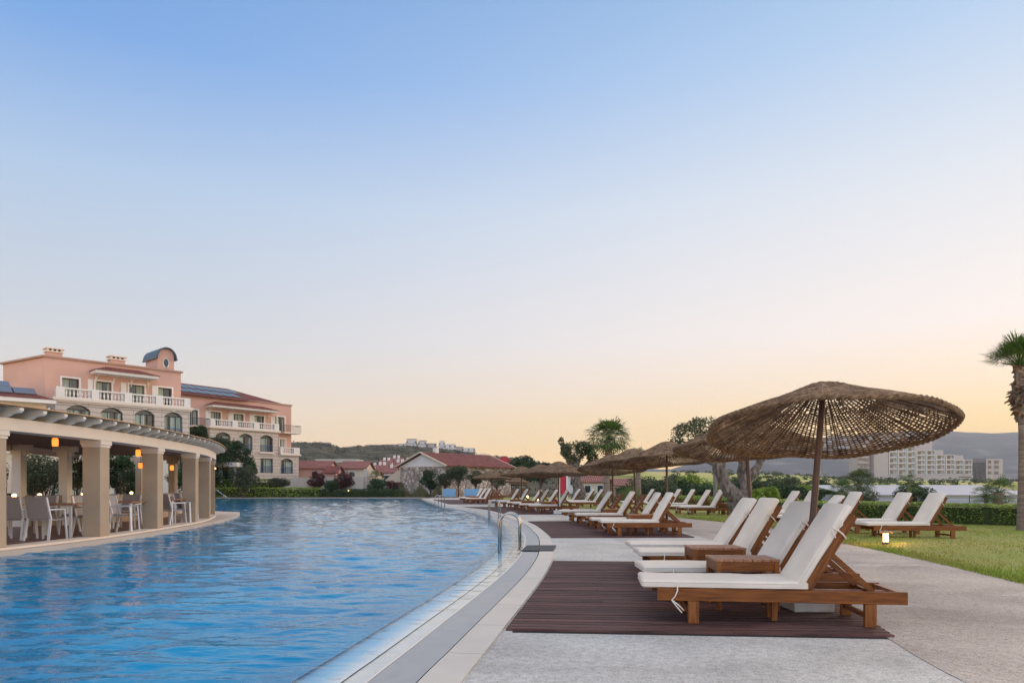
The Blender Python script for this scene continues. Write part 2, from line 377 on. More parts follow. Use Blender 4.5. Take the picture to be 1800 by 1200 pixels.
# water
def water_mat(name, body):
    m = bpy.data.materials.new(name); m.use_nodes = True; N = m.node_tree.nodes; L = m.node_tree.links; N.clear()
    out = N.new('ShaderNodeOutputMaterial'); mxs = N.new('ShaderNodeMixShader'); gl = N.new('ShaderNodeBsdfGlossy')
    gl.inputs['Roughness'].default_value = .04
    gl.inputs['Color'].default_value = (.88, .94, 1, 1)
    tcn = N.new('ShaderNodeTexCoord')
    def wave(scale, st, det, rot=0, dist=0.0):
        mp = N.new('ShaderNodeMapping'); mp.inputs['Scale'].default_value = st; mp.inputs['Rotation'].default_value = (0, 0, R(rot)); L.new(tcn.outputs['Object'], mp.inputs[0])
        n = N.new('ShaderNodeTexNoise'); n.inputs['Scale'].default_value = scale; n.inputs['Detail'].default_value = det; n.inputs['Roughness'].default_value = .45; n.inputs['Distortion'].default_value = dist
        L.new(mp.outputs[0], n.inputs['Vector']); return n.outputs['Fac']
    def bump(hs, d, prev=None):
        b = N.new('ShaderNodeBump'); b.inputs['Distance'].default_value = d; b.inputs['Strength'].default_value = 1; L.new(hs, b.inputs['Height'])
        if prev: L.new(prev.outputs[0], b.inputs['Normal'])
        return b
    k = 1.0 if body else .3
    if body: b3 = bump(wave(11, (1, 1.7, 1), 2, 5), .006)
    else: b3 = bump(wave(3.0, (1, 2.0, 1), 2, 12, .6), .016)
    L.new(b3.outputs[0], gl.inputs['Normal'])
    g = N.new('ShaderNodeNewGeometry'); dp = N.new('ShaderNodeVectorMath'); dp.operation = 'DOT_PRODUCT'; L.new(g.outputs['Incoming'], dp.inputs[0]); L.new(b3.outputs[0], dp.inputs[1])
    def mth(op, a, b_=None):
        n = N.new('ShaderNodeMath'); n.operation = op
        for k, v_ in enumerate((a, b_)):
            if v_ is None: continue
            if isinstance(v_, (int, float)): n.inputs[k].default_value = v_
            else: L.new(v_, n.inputs[k])
        return n.outputs[0]
    # Schlick reflectance of water
    fr_out = mth('ADD', .02, mth('MULTIPLY', .98, mth('POWER', mth('SUBTRACT', 1.0, mth('MINIMUM', mth('ABSOLUTE', dp.outputs['Value']), 1.0)), 6.2)))
    if body:
        d = N.new('ShaderNodeBsdfDiffuse'); n = wave(.5, (1, 1, 1), 4); cr = N.new('ShaderNodeValToRGB'); L.new(n, cr.inputs[0])
        cr.color_ramp.elements[0].position = .35; cr.color_ramp.elements[1].position = .65
        cr.color_ramp.elements[0].color = (.001, .165, .36, 1); cr.color_ramp.elements[1].color = (.001, .245, .47, 1); L.new(cr.outputs[0], d.inputs['Color'])
    else:
        d = N.new('ShaderNodeBsdfTransparent'); d.inputs['Color'].default_value = (.95, .99, 1, 1)
    L.new(fr_out, mxs.inputs[0]); L.new(d.outputs[0], mxs.inputs[1]); L.new(gl.outputs[0], mxs.inputs[2]); L.new(mxs.outputs[0], out.inputs[0]); return m
water_m = water_mat('water', True); shallow_m = water_mat('water_shallow', False)
LEDW = .5
LEDP = offset(EDGE, -LEDW)
def wave_z(x, y):
    s_ = noise.noise(Vector((x * .75 + y * .3, y * 1.9 - x * .25, 3.1))) * .022
    s_ += noise.noise(Vector((x * 1.8 - y * .4, y * 4.2 + x * .35, 7.7))) * .021
    s_ += noise.noise(Vector((x * 4.2 + y * .6, y * 8.8, 1.3))) * .0095
    return s_
wD = [-4, -2, 0, 1]; d = 2.0
while d < 66.4: wD.append(d); d += max(.03, d * .0062)
wD.append(66.5); NC = 420; wv = []
for D in wD:
    xr_ = interpX(LEDP, D); xl_ = XL(D); xm = max(xl_ + .5, min(X_at(-70, max(D, 2)), xr_ - 1)); row = [xl_ + (xm - xl_) * k / 24 for k in range(24)] + [xm + (xr_ - xm) * k / NC for k in range(NC + 1)]
    for x in row:
        e = min(1, (xr_ - x) / .35, max(0, (66.5 - D) / .5)); wv.append((x, D, WZ + wave_z(x, D) * e))
nW = 24 + NC + 1
wm = MB(); wm.v = wv; wm.f = [(a * nW + k, a * nW + k + 1, (a + 1) * nW + k + 1, (a + 1) * nW + k) for a in range(len(wD) - 1) for k in range(nW - 1)]
struct(wm.build('pool_water', water_m, smooth=True))
struct(strip(MB(), LEDP, EDGE, WZ, WZ).build('pool_water', shallow_m))
pool_tile = mat('pool_tile', (0.012, 0.215, 0.62), 0.5, col2=(0.006, 0.13, 0.46), vscale=.35, detail=3)
ledge_m = mat('ledge_tile', (0.80, 0.73, 0.65), 0.5, var=.12, vscale=3)
pb = rows(MB(), XL, XR, -1.35, Ds, 1)
inn = offset(EDGE, -.02); led = LEDP
strip(pb, led, led, -.16, -1.40)
pb.add([(-33.6, 66.5, -1.4), (-8.8, 66.5, -1.4), (-8.8, 66.5, -.05), (-33.6, 66.5, -.05)], [(0, 1, 2, 3)])
struct(pb.build('pool_basin', pool_tile))
L1_ = offset(EDGE, -.22); L2_ = offset(EDGE, -2.2)
struct(strip(MB(), L1_, EDGE, -.062, -.050).build('pool_ledge', ledge_m))
slope_m = mat('ledge_slope', (.8, .75, .7), .5); nt = slope_m.node_tree; N = nt.nodes; L = nt.links
tcn = N.new('ShaderNodeTexCoord'); sx = N.new('ShaderNodeSeparateXYZ'); L.new(tcn.outputs['UV'], sx.inputs[0]); cr = N.new('ShaderNodeValToRGB'); L.new(sx.outputs[1], cr.inputs[0])
cr.color_ramp.elements[0].position = .82; cr.color_ramp.elements[0].color = (.002, .19, .42, 1); cr.color_ramp.elements[1].position = 1; cr.color_ramp.elements[1].color = (.80, .75, .70, 1); e = cr.color_ramp.elements.new(.92); e.color = (.20, .46, .66, 1)
L.new(cr.outputs[0], N['Principled BSDF'].inputs['Base Color'])
struct(strip(MB(), L2_, L1_, -.045, -.051).build('pool_slope', slope_m))

# overflow grating and coping
gm_ = mat('grating_m', (0.36, 0.365, 0.37), 0.5, spec=.5)
nt = gm_.node_tree; N = nt.nodes; L = nt.links; b = N['Principled BSDF']
tcn = N.new('ShaderNodeTexCoord'); sx = N.new('ShaderNodeSeparateXYZ'); L.new(tcn.outputs['UV'], sx.inputs[0])
def band(period, duty, src):
    mu = N.new('ShaderNodeMath'); mu.operation = 'DIVIDE'; mu.inputs[1].default_value = period; L.new(src, mu.inputs[0])
    fr_ = N.new('ShaderNodeMath'); fr_.operation = 'FRACT'; L.new(mu.outputs[0], fr_.inputs[0])
    gt = N.new('ShaderNodeMath'); gt.operation = 'LESS_THAN'; gt.inputs[1].default_value = duty; L.new(fr_.outputs[0], gt.inputs[0]); return gt.outputs[0]
s1 = band(.024, .34, sx.outputs[0]); s2 = band(1.0, .012, sx.outputs[0])
nzg = N.new('ShaderNodeTexNoise'); nzg.inputs['Scale'].default_value = 5; L.new(tcn.outputs['Object'], nzg.inputs['Vector'])
crg = N.new('ShaderNodeValToRGB'); crg.color_ramp.elements[0].color = (.42, .425, .43, 1); crg.color_ramp.elements[1].color = (.56, .55, .54, 1); L.new(nzg.outputs['Fac'], crg.inputs[0])
mg = N.new('ShaderNodeMixRGB'); mg.inputs[2].default_value = (.13, .135, .14, 1); L.new(s1, mg.inputs[0]); L.new(crg.outputs[0], mg.inputs[1]); L.new(mg.outputs[0], b.inputs['Base Color'])
O1 = offset(EDGE, .02); O2 = offset(EDGE, .31); O3 = offset(EDGE, .325); O4 = offset(EDGE, .58)
lip = MB(); strip(lip, EDGE, O1, .006, .006); strip(lip, EDGE, EDGE, -.054, .006)
struct(lip.build('pool_edge', ledge_m))
struct(strip(MB(), O1, O2, .004, .004).build('pool_grating', gm_))
cop_m = mat('coping_stone', (0.62, 0.565, 0.50), 0.6, var=.10, vscale=2.2, bump=.1, bscale=60)
nt = cop_m.node_tree; N = nt.nodes; L = nt.links; b = N['Principled BSDF']
tcn = N.new('ShaderNodeTexCoord'); sx = N.new('ShaderNodeSeparateXYZ'); L.new(tcn.outputs['UV'], sx.inputs[0])
s1 = band(1.0, .008, sx.outputs[0]); old = b.inputs['Base Color'].links[0].from_socket
mg = N.new('ShaderNodeMixRGB'); mg.inputs[2].default_value = (.2, .17, .15, 1); L.new(s1, mg.inputs[0]); L.new(old, mg.inputs[1]); L.new(mg.outputs[0], b.inputs['Base Color'])
cb = MB(); strip(cb, O3, O4, .012, .012); strip(cb, O3, O3, -.03, .012); strip(cb, O4, O4, .012, -.03)
struct(cb.build('pool_coping', cop_m))

# pavement: cool slab beside the pool, warm aggregate path beyond it, lawn
PB = [(2.55, -4), (2.7, 2), (2.77, 4.16), (2.96, 5.35), (3.24, 6.57), (3.9, 9.3), (4.3, 12), (4.5, 16), (4.6, 22), (4.2, 27), (3.4, 32), (2, 38), (-.5, 48), (-3, 60), (-5, 72)]
PB = catmull(PB, 5)
LE = catmull([(5.6, -4), (5.7, 2), (6.0, 6), (6.3, 8.42), (6.6, 10.36), (6.87, 12.7), (6.98, 14.4), (7.45, 19), (7.07, 22.7), (6.4, 25.7), (5.2, 31), (3.6, 38), (1.5, 48), (-.5, 58), (-2, 72)], 5)
def pave_mat(name, c1, c2, c3):
    m = mat(name, c1, 0.75, col2=c2, vscale=1.1, detail=8, spec=.35)
    nt = m.node_tree; N = nt.nodes; L = nt.links; b = N['Principled BSDF']
    tcn = N.new('ShaderNodeTexCoord'); vo = N.new('ShaderNodeTexVoronoi'); vo.inputs['Scale'].default_value = 95; L.new(tcn.outputs['Object'], vo.inputs['Vector'])
    sp = N.new('ShaderNodeSeparateColor'); L.new(vo.outputs['Color'], sp.inputs[0])
    cr = N.new('ShaderNodeValToRGB'); cr.color_ramp.elements[0].color = c3 + (1,); cr.color_ramp.elements[0].position = .0
    cr.color_ramp.elements[1].position = .45; cr.color_ramp.elements[1].color = (1.0, 1.0, 1.0, 1); L.new(sp.outputs[0], cr.inputs[0])
    n3 = N.new('ShaderNodeTexNoise'); n3.inputs['Scale'].default_value = 16; n3.inputs['Detail'].default_value = 8; L.new(tcn.outputs['Object'], n3.inputs['Vector'])
    cr3 = N.new('ShaderNodeValToRGB'); cr3.color_ramp.elements[0].position = .36; cr3.color_ramp.elements[0].color = (.85, .85, .85, 1); cr3.color_ramp.elements[1].position = .6; cr3.color_ramp.elements[1].color = (1.04, 1.04, 1.04, 1)
    L.new(n3.outputs['Fac'], cr3.inputs[0])
    n4 = N.new('ShaderNodeTexNoise'); n4.inputs['Scale'].default_value = .55; n4.inputs['Detail'].default_value = 5; n4.inputs['Distortion'].default_value = 1.2; L.new(tcn.outputs['Object'], n4.inputs['Vector'])
    cr4 = N.new('ShaderNodeValToRGB'); cr4.color_ramp.elements[0].position = .34; cr4.color_ramp.elements[0].color = (.80, .80, .80, 1); cr4.color_ramp.elements[1].position = .52; cr4.color_ramp.elements[1].color = (1.02, 1.02, 1.02, 1); L.new(n4.outputs['Fac'], cr4.inputs[0])
    old0 = b.inputs['Base Color'].links[0].from_socket; m0 = N.new('ShaderNodeMixRGB'); m0.blend_type = 'MULTIPLY'; m0.inputs[0].default_value = 1; L.new(old0, m0.inputs[1]); L.new(cr4.outputs[0], m0.inputs[2]); old = m0.outputs[0]
    m1 = N.new('ShaderNodeMixRGB'); m1.blend_type = 'MULTIPLY'; m1.inputs[0].default_value = 1; L.new(old, m1.inputs[1]); L.new(cr.outputs[0], m1.inputs[2])
    m2 = N.new('ShaderNodeMixRGB'); m2.blend_type = 'MULTIPLY'; m2.inputs[0].default_value = 1; L.new(m1.outputs[0], m2.inputs[1]); L.new(cr3.outputs[0], m2.inputs[2])
    L.new(m2.outputs[0], b.inputs['Base Color'])
    bp = N.new('ShaderNodeBump'); bp.inputs['Distance'].default_value = .004; bp.inputs['Strength'].default_value = .9; L.new(vo.outputs['Distance'], bp.inputs['Height']); L.new(bp.outputs[0], b.inputs['Normal'])
    return m
pave1 = pave_mat('pave_grey', (0.61, 0.595, 0.565), (0.50, 0.485, 0.46), (.68, .66, .63))
pave2 = pave_mat('pave_warm', (0.54, 0.475, 0.42), (0.41, 0.355, 0.315), (.62, .58, .54))
DD = [-4 + i * .4 for i in range(100)] + [36 + i for i in range(37)]
O4x = lambda D: interpX(O4, D) if D < 66 else -22 - 0 * D
PBx = lambda D: interpX(PB, D)
LEx = lambda D: interpX(LE, D)
struct(rows(MB(), lambda D: interpX(O4, D) if D < 66 else interpX(O4, 66), PBx, 0.0, DD, 1).build('pool_pavement', pave1))
struct(rows(MB(), PBx, LEx, 0.003, DD, 1).build('garden_path', pave2))
# white joint lines across the path
jl = MB()
for py in (967, 993, 1046, 924, 909):
    D = 1440 / (py - 854); a = PBx(D) + (1.0 if py < 1000 else 1.9); b_ = LEx(D) - .1
    n = 30
    for k in range(n):
        if rnd.random() < .18: continue
        u0 = a + (b_ - a) * k / n; u1 = a + (b_ - a) * (k + .93) / n; j = rnd.uniform(-.006, .006)
        jl.box(u0, u1, D - .012 + j, D + .012 + j, .0, .006)
struct(jl.build('path_joint', mat('joint_pale', (.72, .68, .63), .8)))
# far end of the pool
struct(MB().box(-40, -8.6, 66.5, 72.5, -.5, .02).build('far_pool_deck', cop_m))
# lawn: gently mounded
lawn_m = mat('lawn_soil', (0.20, 0.25, 0.04), 0.9, col2=(0.29, 0.25, 0.075), vscale=.5, bump=.5, bscale=20, detail=6)
def lawn_z(x, D):
    e = x - LEx(D); return -.01 + .07 * min(1, max(0, e / .8)) + .02 * math.sin(x * 1.3 + D * .7) * min(1, max(0, e))
lw = MB(); n = 16; vs = []
LD = [-4 + i * .5 for i in range(80)] + [36 + 1.5 * i for i in range(24)]
for D in LD:
    a = LEx(D); b_ = max(22, D * .9) 
    for k in range(n + 1):
        x = a + (b_ - a) * (k / n) ** 2; vs.append((x, D, lawn_z(x, D)))
lw.add(vs, [(r * (n + 1) + k, r * (n + 1) + k + 1, (r + 1) * (n + 1) + k + 1, (r + 1) * (n + 1) + k) for r in range(len(LD) - 1) for k in range(n)])
struct(lw.build('lawn', lawn_m, smooth=True))
gr = MB(); grass_m = mat('grass_blade', (0.24, 0.33, 0.035), 0.6, col2=(0.36, 0.33, 0.08), vscale=.6, island=.35, trans=.25, detail=6)
for i in range(90000):
    if i < 16000:
        D = rnd.uniform(5, 26); x = LEx(D) + abs(rnd.gauss(0, .22)) - .05; h = rnd.uniform(.025, .065)
    else:
        D = 5 + 23 * rnd.random() ** 1.4; x = LEx(D) + rnd.random() * (13.5 + .1 * D - LEx(D)); h = rnd.uniform(.010, .028)
    if abs(x / D) > 1.2: continue
    z = lawn_z(x, D) - .005; a = rnd.uniform(0, 6.28); wd = .004 + .0007 * D; lx, ly = rnd.gauss(0, .35) * h, rnd.gauss(0, .35) * h
    gr.add([(x - wd * math.cos(a), D - wd * math.sin(a), z), (x + wd * math.cos(a), D + wd * math.sin(a), z), (x + lx, D + ly, z + h)], [(0, 1, 2)])
tag(gr.build('grass', grass_m), kind='stuff', label='short green lawn grass beside the path', cat='grass')

# wooden deck platforms: planks run across
deck_m = mat('deck_wood', (0.145, 0.072, 0.063), 0.6, col2=(0.055, 0.028, 0.026), vscale=2.2, stretch=(.4, 9, 1), island=.3, bump=.4, bscale=20, spec=.2, detail=8)
def deck(name, D0, D1, D0r, left, rightX, label, pitch=.088):
    mb = MB(); y = 0; slope = -(D0 - D0r) / 3.1
    k = 0
    while D0 + y < D1:
        d = D0 + y; x0 = left(d); x1 = rightX(d)
        z = .022 + rnd.uniform(-.0015, .0015); gap = pitch * .2
        f = lambda x, dd: (x, dd + slope * (x - x0))
        y0_, y1_ = d, d + pitch - gap
        a, b2, c, e = f(x0, y0_), f(x1, y0_), f(x1, y1_), f(x0 + (left(y1_) - x0), y1_)
        cutx = x0 + (x1 - x0) * rnd.choice((.22, .38, .5, .63, .8)) + rnd.uniform(-.1, .1)
        for (xa_, xb_) in ((x0, cutx - .002), (cutx + .002, x1)):
            s0_ = x0 if xa_ == x0 else xa_; t1 = left(y1_) if xa_ == x0 else xa_
            mb.slab([(xa_, y0_ + slope * (xa_ - x0)), (xb_, y0_ + slope * (xb_ - x0)), (xb_, y1_ + slope * (xb_ - x0)), (t1, y1_ + slope * (t1 - x0))], .001, z + rnd.uniform(-.0006, .0006))
        y += pitch; k += 1
    o = mb.build(name, deck_m); return struct(o)
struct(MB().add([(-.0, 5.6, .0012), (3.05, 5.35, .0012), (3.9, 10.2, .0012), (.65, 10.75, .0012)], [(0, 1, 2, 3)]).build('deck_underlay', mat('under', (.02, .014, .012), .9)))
deck('deck', 5.67, 10.75, 5.41, lambda d: interpX(O4, d) + .03, lambda d: 2.98 + (d - 5.41) * .205, '', .11)
deck('deck', 15.8, 23.0, 15.9, lambda d: interpX(O4, d) + .04, lambda d: 4.25 + (d - 15.8) * .0, '', .12)
deck('deck', 28.8, 38.9, 28.9, lambda d: interpX(O4, d) + .05, lambda d: 3.0 - (d - 28.8) * .2, '', .16)
deck('deck', 45, 60, 45, lambda d: interpX(O4, d) + .05, lambda d: -.8 - (d - 45) * .15, '', .24)
# grey mat across the coping by the ladder
mm = MB()
mm.slab([(.17, 12.47), (.75, 12.47), (.88, 13.55), (.30, 13.55)], .014, .032)
tag(mm.build('rubber_mat', rubber_mat, bevel=.006), 'dark grey mat lying across the pool edge behind the nearest ladder', 'mat')

# terrain sheet out to the mountains
def lerp_list(L_, x):
    if x <= L_[0][0]: return L_[0][1]
    for a, b in zip(L_, L_[1:]):
        if x <= b[0]: return a[1] + (b[1] - a[1]) * (x - a[0]) / (b[0] - a[0])
    return L_[-1][1]
RIDGE = [(-900, 806), (-300, 796), (300, 788), (500, 782), (560, 783), (600, 791), (640, 789), (700, 788), (760, 791), (800, 796), (850, 802), (900, 807), (950, 815), (1000, 821), (1060, 826), (1110, 829), (1300, 832), (1400, 834), (1500, 843), (1800, 846), (2600, 846)]
MOUNT = [(-900, 840), (600, 846), (950, 842), (1100, 834), (1180, 824), (1260, 800), (1340, 785), (1450, 772), (1550, 765), (1640, 761), (1720, 762), (1790, 763), (1900, 766), (2200, 772), (2700, 790)]
def sm(t): t = max(0, min(1, t)); return t * t * (3 - 2 * t)
from mathutils import noise
def terr(px, D):
    dc = 450 - 190 * sm((px - 950) / 130); zc = H + (HY - lerp_list(RIDGE, px)) / F * dc
    if D < 74: z = 0
    elif D <= dc: z = zc * sm((D - 74) / (dc - 74)) ** (.9 if px > 1050 else 1.15)
    else: z = max(2.0, zc - (D - dc) * .035)
    if D > 1300:
        zm = H + (HY - lerp_list(MOUNT, px)) / F * 2900
        z = max(z, 0) + (zm - max(z, 0)) * sm((D - 1300) / 1600) if D <= 2900 else zm - (D - 2900) * .1
    if D > 100:
        x = (px - CX) / F * D; k = min(1, (D - 100) / 150)
        z += noise.noise(Vector((x / 60, D / 60, 0))) * 1.1 * k * (0.5 if px > 1050 and D < 600 else 1) + (noise.noise(Vector((x / 260, D / 260, 5))) * 30 + noise.noise(Vector((x / 90, D / 120, 2))) * 10) * sm((D - 1300) / 900)*(1-sm((D-2500)/400)*.85)
    return z
def terr_z(px, py_or_D): return terr(px, py_or_D)
DL = [-6, -2, 1, 4]; d = 6.0
while d < 3300: DL.append(d); d *= 1.035 if d < 600 else 1.05
pxs = list(range(-900, 2701, 20)); vs = []; nP = len(pxs)
def in_pool(x, D): return (-45 < x < XR(D) + .5 and -5 < D < 66.4)
for D in DL:
    for px in pxs:
        Dq = max(D, 6); x = (px - CX) / F * Dq
        if D < 6: x = (px - CX) / F * 6
        z = terr(px, D) - .12
        if D < 74:
            z = -1.9 if in_pool(x, D) else -.12
        vs.append((x, D, z))
tm = MB().add(vs, [(r * nP + k, r * nP + k + 1, (r + 1) * nP + k + 1, (r + 1) * nP + k) for r in range(len(DL) - 1) for k in range(nP - 1)])
ter_m = mat('terrain_m', (0.2, 0.2, 0.08), 0.95, spec=.1)
nt = ter_m.node_tree; N = nt.nodes; L = nt.links; b = N['Principled BSDF']
geo = N.new('ShaderNodeNewGeometry'); sx = N.new('ShaderNodeSeparateXYZ'); L.new(geo.outputs['Position'], sx.inputs[0])
def nz_(scale, det, st=(1, 1, 1)):
    mp = N.new('ShaderNodeMapping'); mp.inputs['Scale'].default_value = st; L.new(geo.outputs['Position'], mp.inputs[0])
    n = N.new('ShaderNodeTexNoise'); n.inputs['Scale'].default_value = scale; n.inputs['Detail'].default_value = det; L.new(mp.outputs[0], n.inputs['Vector']); return n.outputs['Fac']
def cr_(fac, stops):
    r = N.new('ShaderNodeValToRGB'); e = r.color_ramp.elements
    while len(e) < len(stops): e.new(.5)
    for el, (p, c) in zip(e, stops): el.position = p; el.color = c + (1,)
    L.new(fac, r.inputs[0]); return r.outputs[0]
scrub = cr_(nz_(.12, 8), [(.35, (.04, .042, .026)), (.5, (.075, .07, .045)), (.62, (.13, .105, .07)), (.75, (.18, .145, .10))])
field = cr_(nz_(.06, 8, (1, .6, 1)), [(.3, (.16, .19, .05)), (.45, (.34, .36, .10)), (.6, (.50, .44, .18)), (.75, (.30, .23, .13))])
mount = cr_(nz_(.010, 10), [(.35, (.035, .042, .045)), (.55, (.07, .072, .075)), (.68, (.19, .175, .165))])
def step(src, a, b_):
    r = N.new('ShaderNodeMapRange'); r.inputs['From Min'].default_value = a; r.inputs['From Max'].default_value = b_; L.new(src, r.inputs['Value']); return r.outputs[0]
rat = N.new('ShaderNodeMath'); rat.operation = 'DIVIDE'; L.new(sx.outputs['X'], rat.inputs[0]); L.new(sx.outputs['Y'], rat.inputs[1])
m1 = N.new('ShaderNodeMixRGB'); L.new(step(rat.outputs[0], .06, .2), m1.inputs[0]); L.new(scrub, m1.inputs[1]); L.new(field, m1.inputs[2])
m2 = N.new('ShaderNodeMixRGB'); L.new(step(sx.outputs['Y'], 700, 1300), m2.inputs[0]); L.new(m1.outputs[0], m2.inputs[1]); L.new(mount, m2.inputs[2])
L.new(m2.outputs[0], b.inputs['Base Color'])
struct(tm.build('terrain', ter_m, smooth=True))
# garden ground on the left bank, behind the terrace
struct(MB().add([(-60, 33.5, .0), (-22.6, 33.5, .0), (-33.8, 66.5, .0), (-40, 66.6, 0), (-40, 72.5, .0), (-8, 72.5, .0), (-8, 80, 0), (-90, 80, .0), (-90, 33.5, 0)], [(0, 1, 2, 3, 4, 5, 6, 7, 8)]).build('garden_ground', mat('garden_soil', (.09, .10, .04), .9, col2=(.13, .11, .07), vscale=.4)))
struct(MB().box(-60, -16.6, 19.2, 33.5, -.5, .0).build('garden_lawn', lawn_m))

# ------------------------------------------------------------------ haze
hm = bpy.data.materials.new('haze'); hm.use_nodes = True; N = hm.node_tree.nodes; L = hm.node_tree.links; N.clear()
o_ = N.new('ShaderNodeOutputMaterial'); pv = N.new('ShaderNodeVolumePrincipled'); pv.inputs['Color'].default_value = (.84, .90, 1, 1)
pv.inputs['Density'].default_value = 0.00018; pv.inputs['Anisotropy'].default_value = 0.0; L.new(pv.outputs[0], o_.inputs['Volume'])
USE_HAZE = True
if USE_HAZE:
    tag(MB().box(-4200, 4200, -30, 3500, -6, 250).build('haze', hm), kind='stuff')

# ------------------------------------------------------------------ loungers
PIV = (1.22, .25)
def puffy(L0, L1, y0, y1, z0, z1, r, nx=24, ny=8, puff=.012, wob=.009, seed=1):
    """soft cushion block with rounded edges and a slightly uneven, domed top"""
    mb = MB(); q = random.Random(seed)
    prof = [(0, 0), (0, .0)]
    ring = []
    W = y1 - y0; T = z1 - z0
    # cross-section (y,z), rounded rectangle with domed top
    K = 5
    for (cy, cz, a0) in ((y1 - r, z1 - r, 0), (y0 + r, z1 - r, 90), (y0 + r, z0 + r, 180), (y1 - r, z0 + r, 270)):
        if a0 == 90:
            for t in range(1, ny): 
                yy = (y1 - r) + (y0 + 2 * r - y1) * t / ny; ring.append((yy, z1 + puff * math.sin(math.pi * t / ny)))
        for k in range(K): 
            a = R(a0 + 90 * k / (K - 1)); ring.append((cy + r * math.cos(a), cz + r * math.sin(a)))
    n = len(ring); cyc = (y0 + y1) / 2; czc = (z0 + z1) / 2
    xs = []
    for i in range(nx + 1):
        xs.append((L0 + (L1 - L0) * i / nx, 1.0))
    ends0 = [(L0 + r * (1 - math.cos(R(a))), 1 - r / W * 2 * (1 - math.sin(R(a)))) for a in (15, 45, 70)]
    ends1 = [(L1 - r * (1 - math.cos(R(a))), 1 - r / W * 2 * (1 - math.sin(R(a)))) for a in (70, 45, 15)]
    stations = ends0 + [(L0 + r + (L1 - L0 - 2 * r) * i / nx, 1.0) for i in range(nx + 1)] + ends1
    vs = []
    for (x, s_) in stations:
        sz = 1 - (1 - s_) * W / T * .8
        for (yy, zz) in ring:
            wv = wob * noise.noise(Vector((x * 4 + seed, yy * 5, zz * 3)))
            vs.append((x, cyc + (yy - cyc) * s_, czc + (zz - czc) * sz + wv))
    m_ = len(stations)
    fs = [(i * n + k, (i + 1) * n + k, (i + 1) * n + (k + 1) % n, i * n + (k + 1) % n) for i in range(m_ - 1) for k in range(n)]
    fs += [tuple(range(n)), tuple((m_ - 1) * n + k for k in range(n))[::-1]]
    return mb.add(vs, fs)

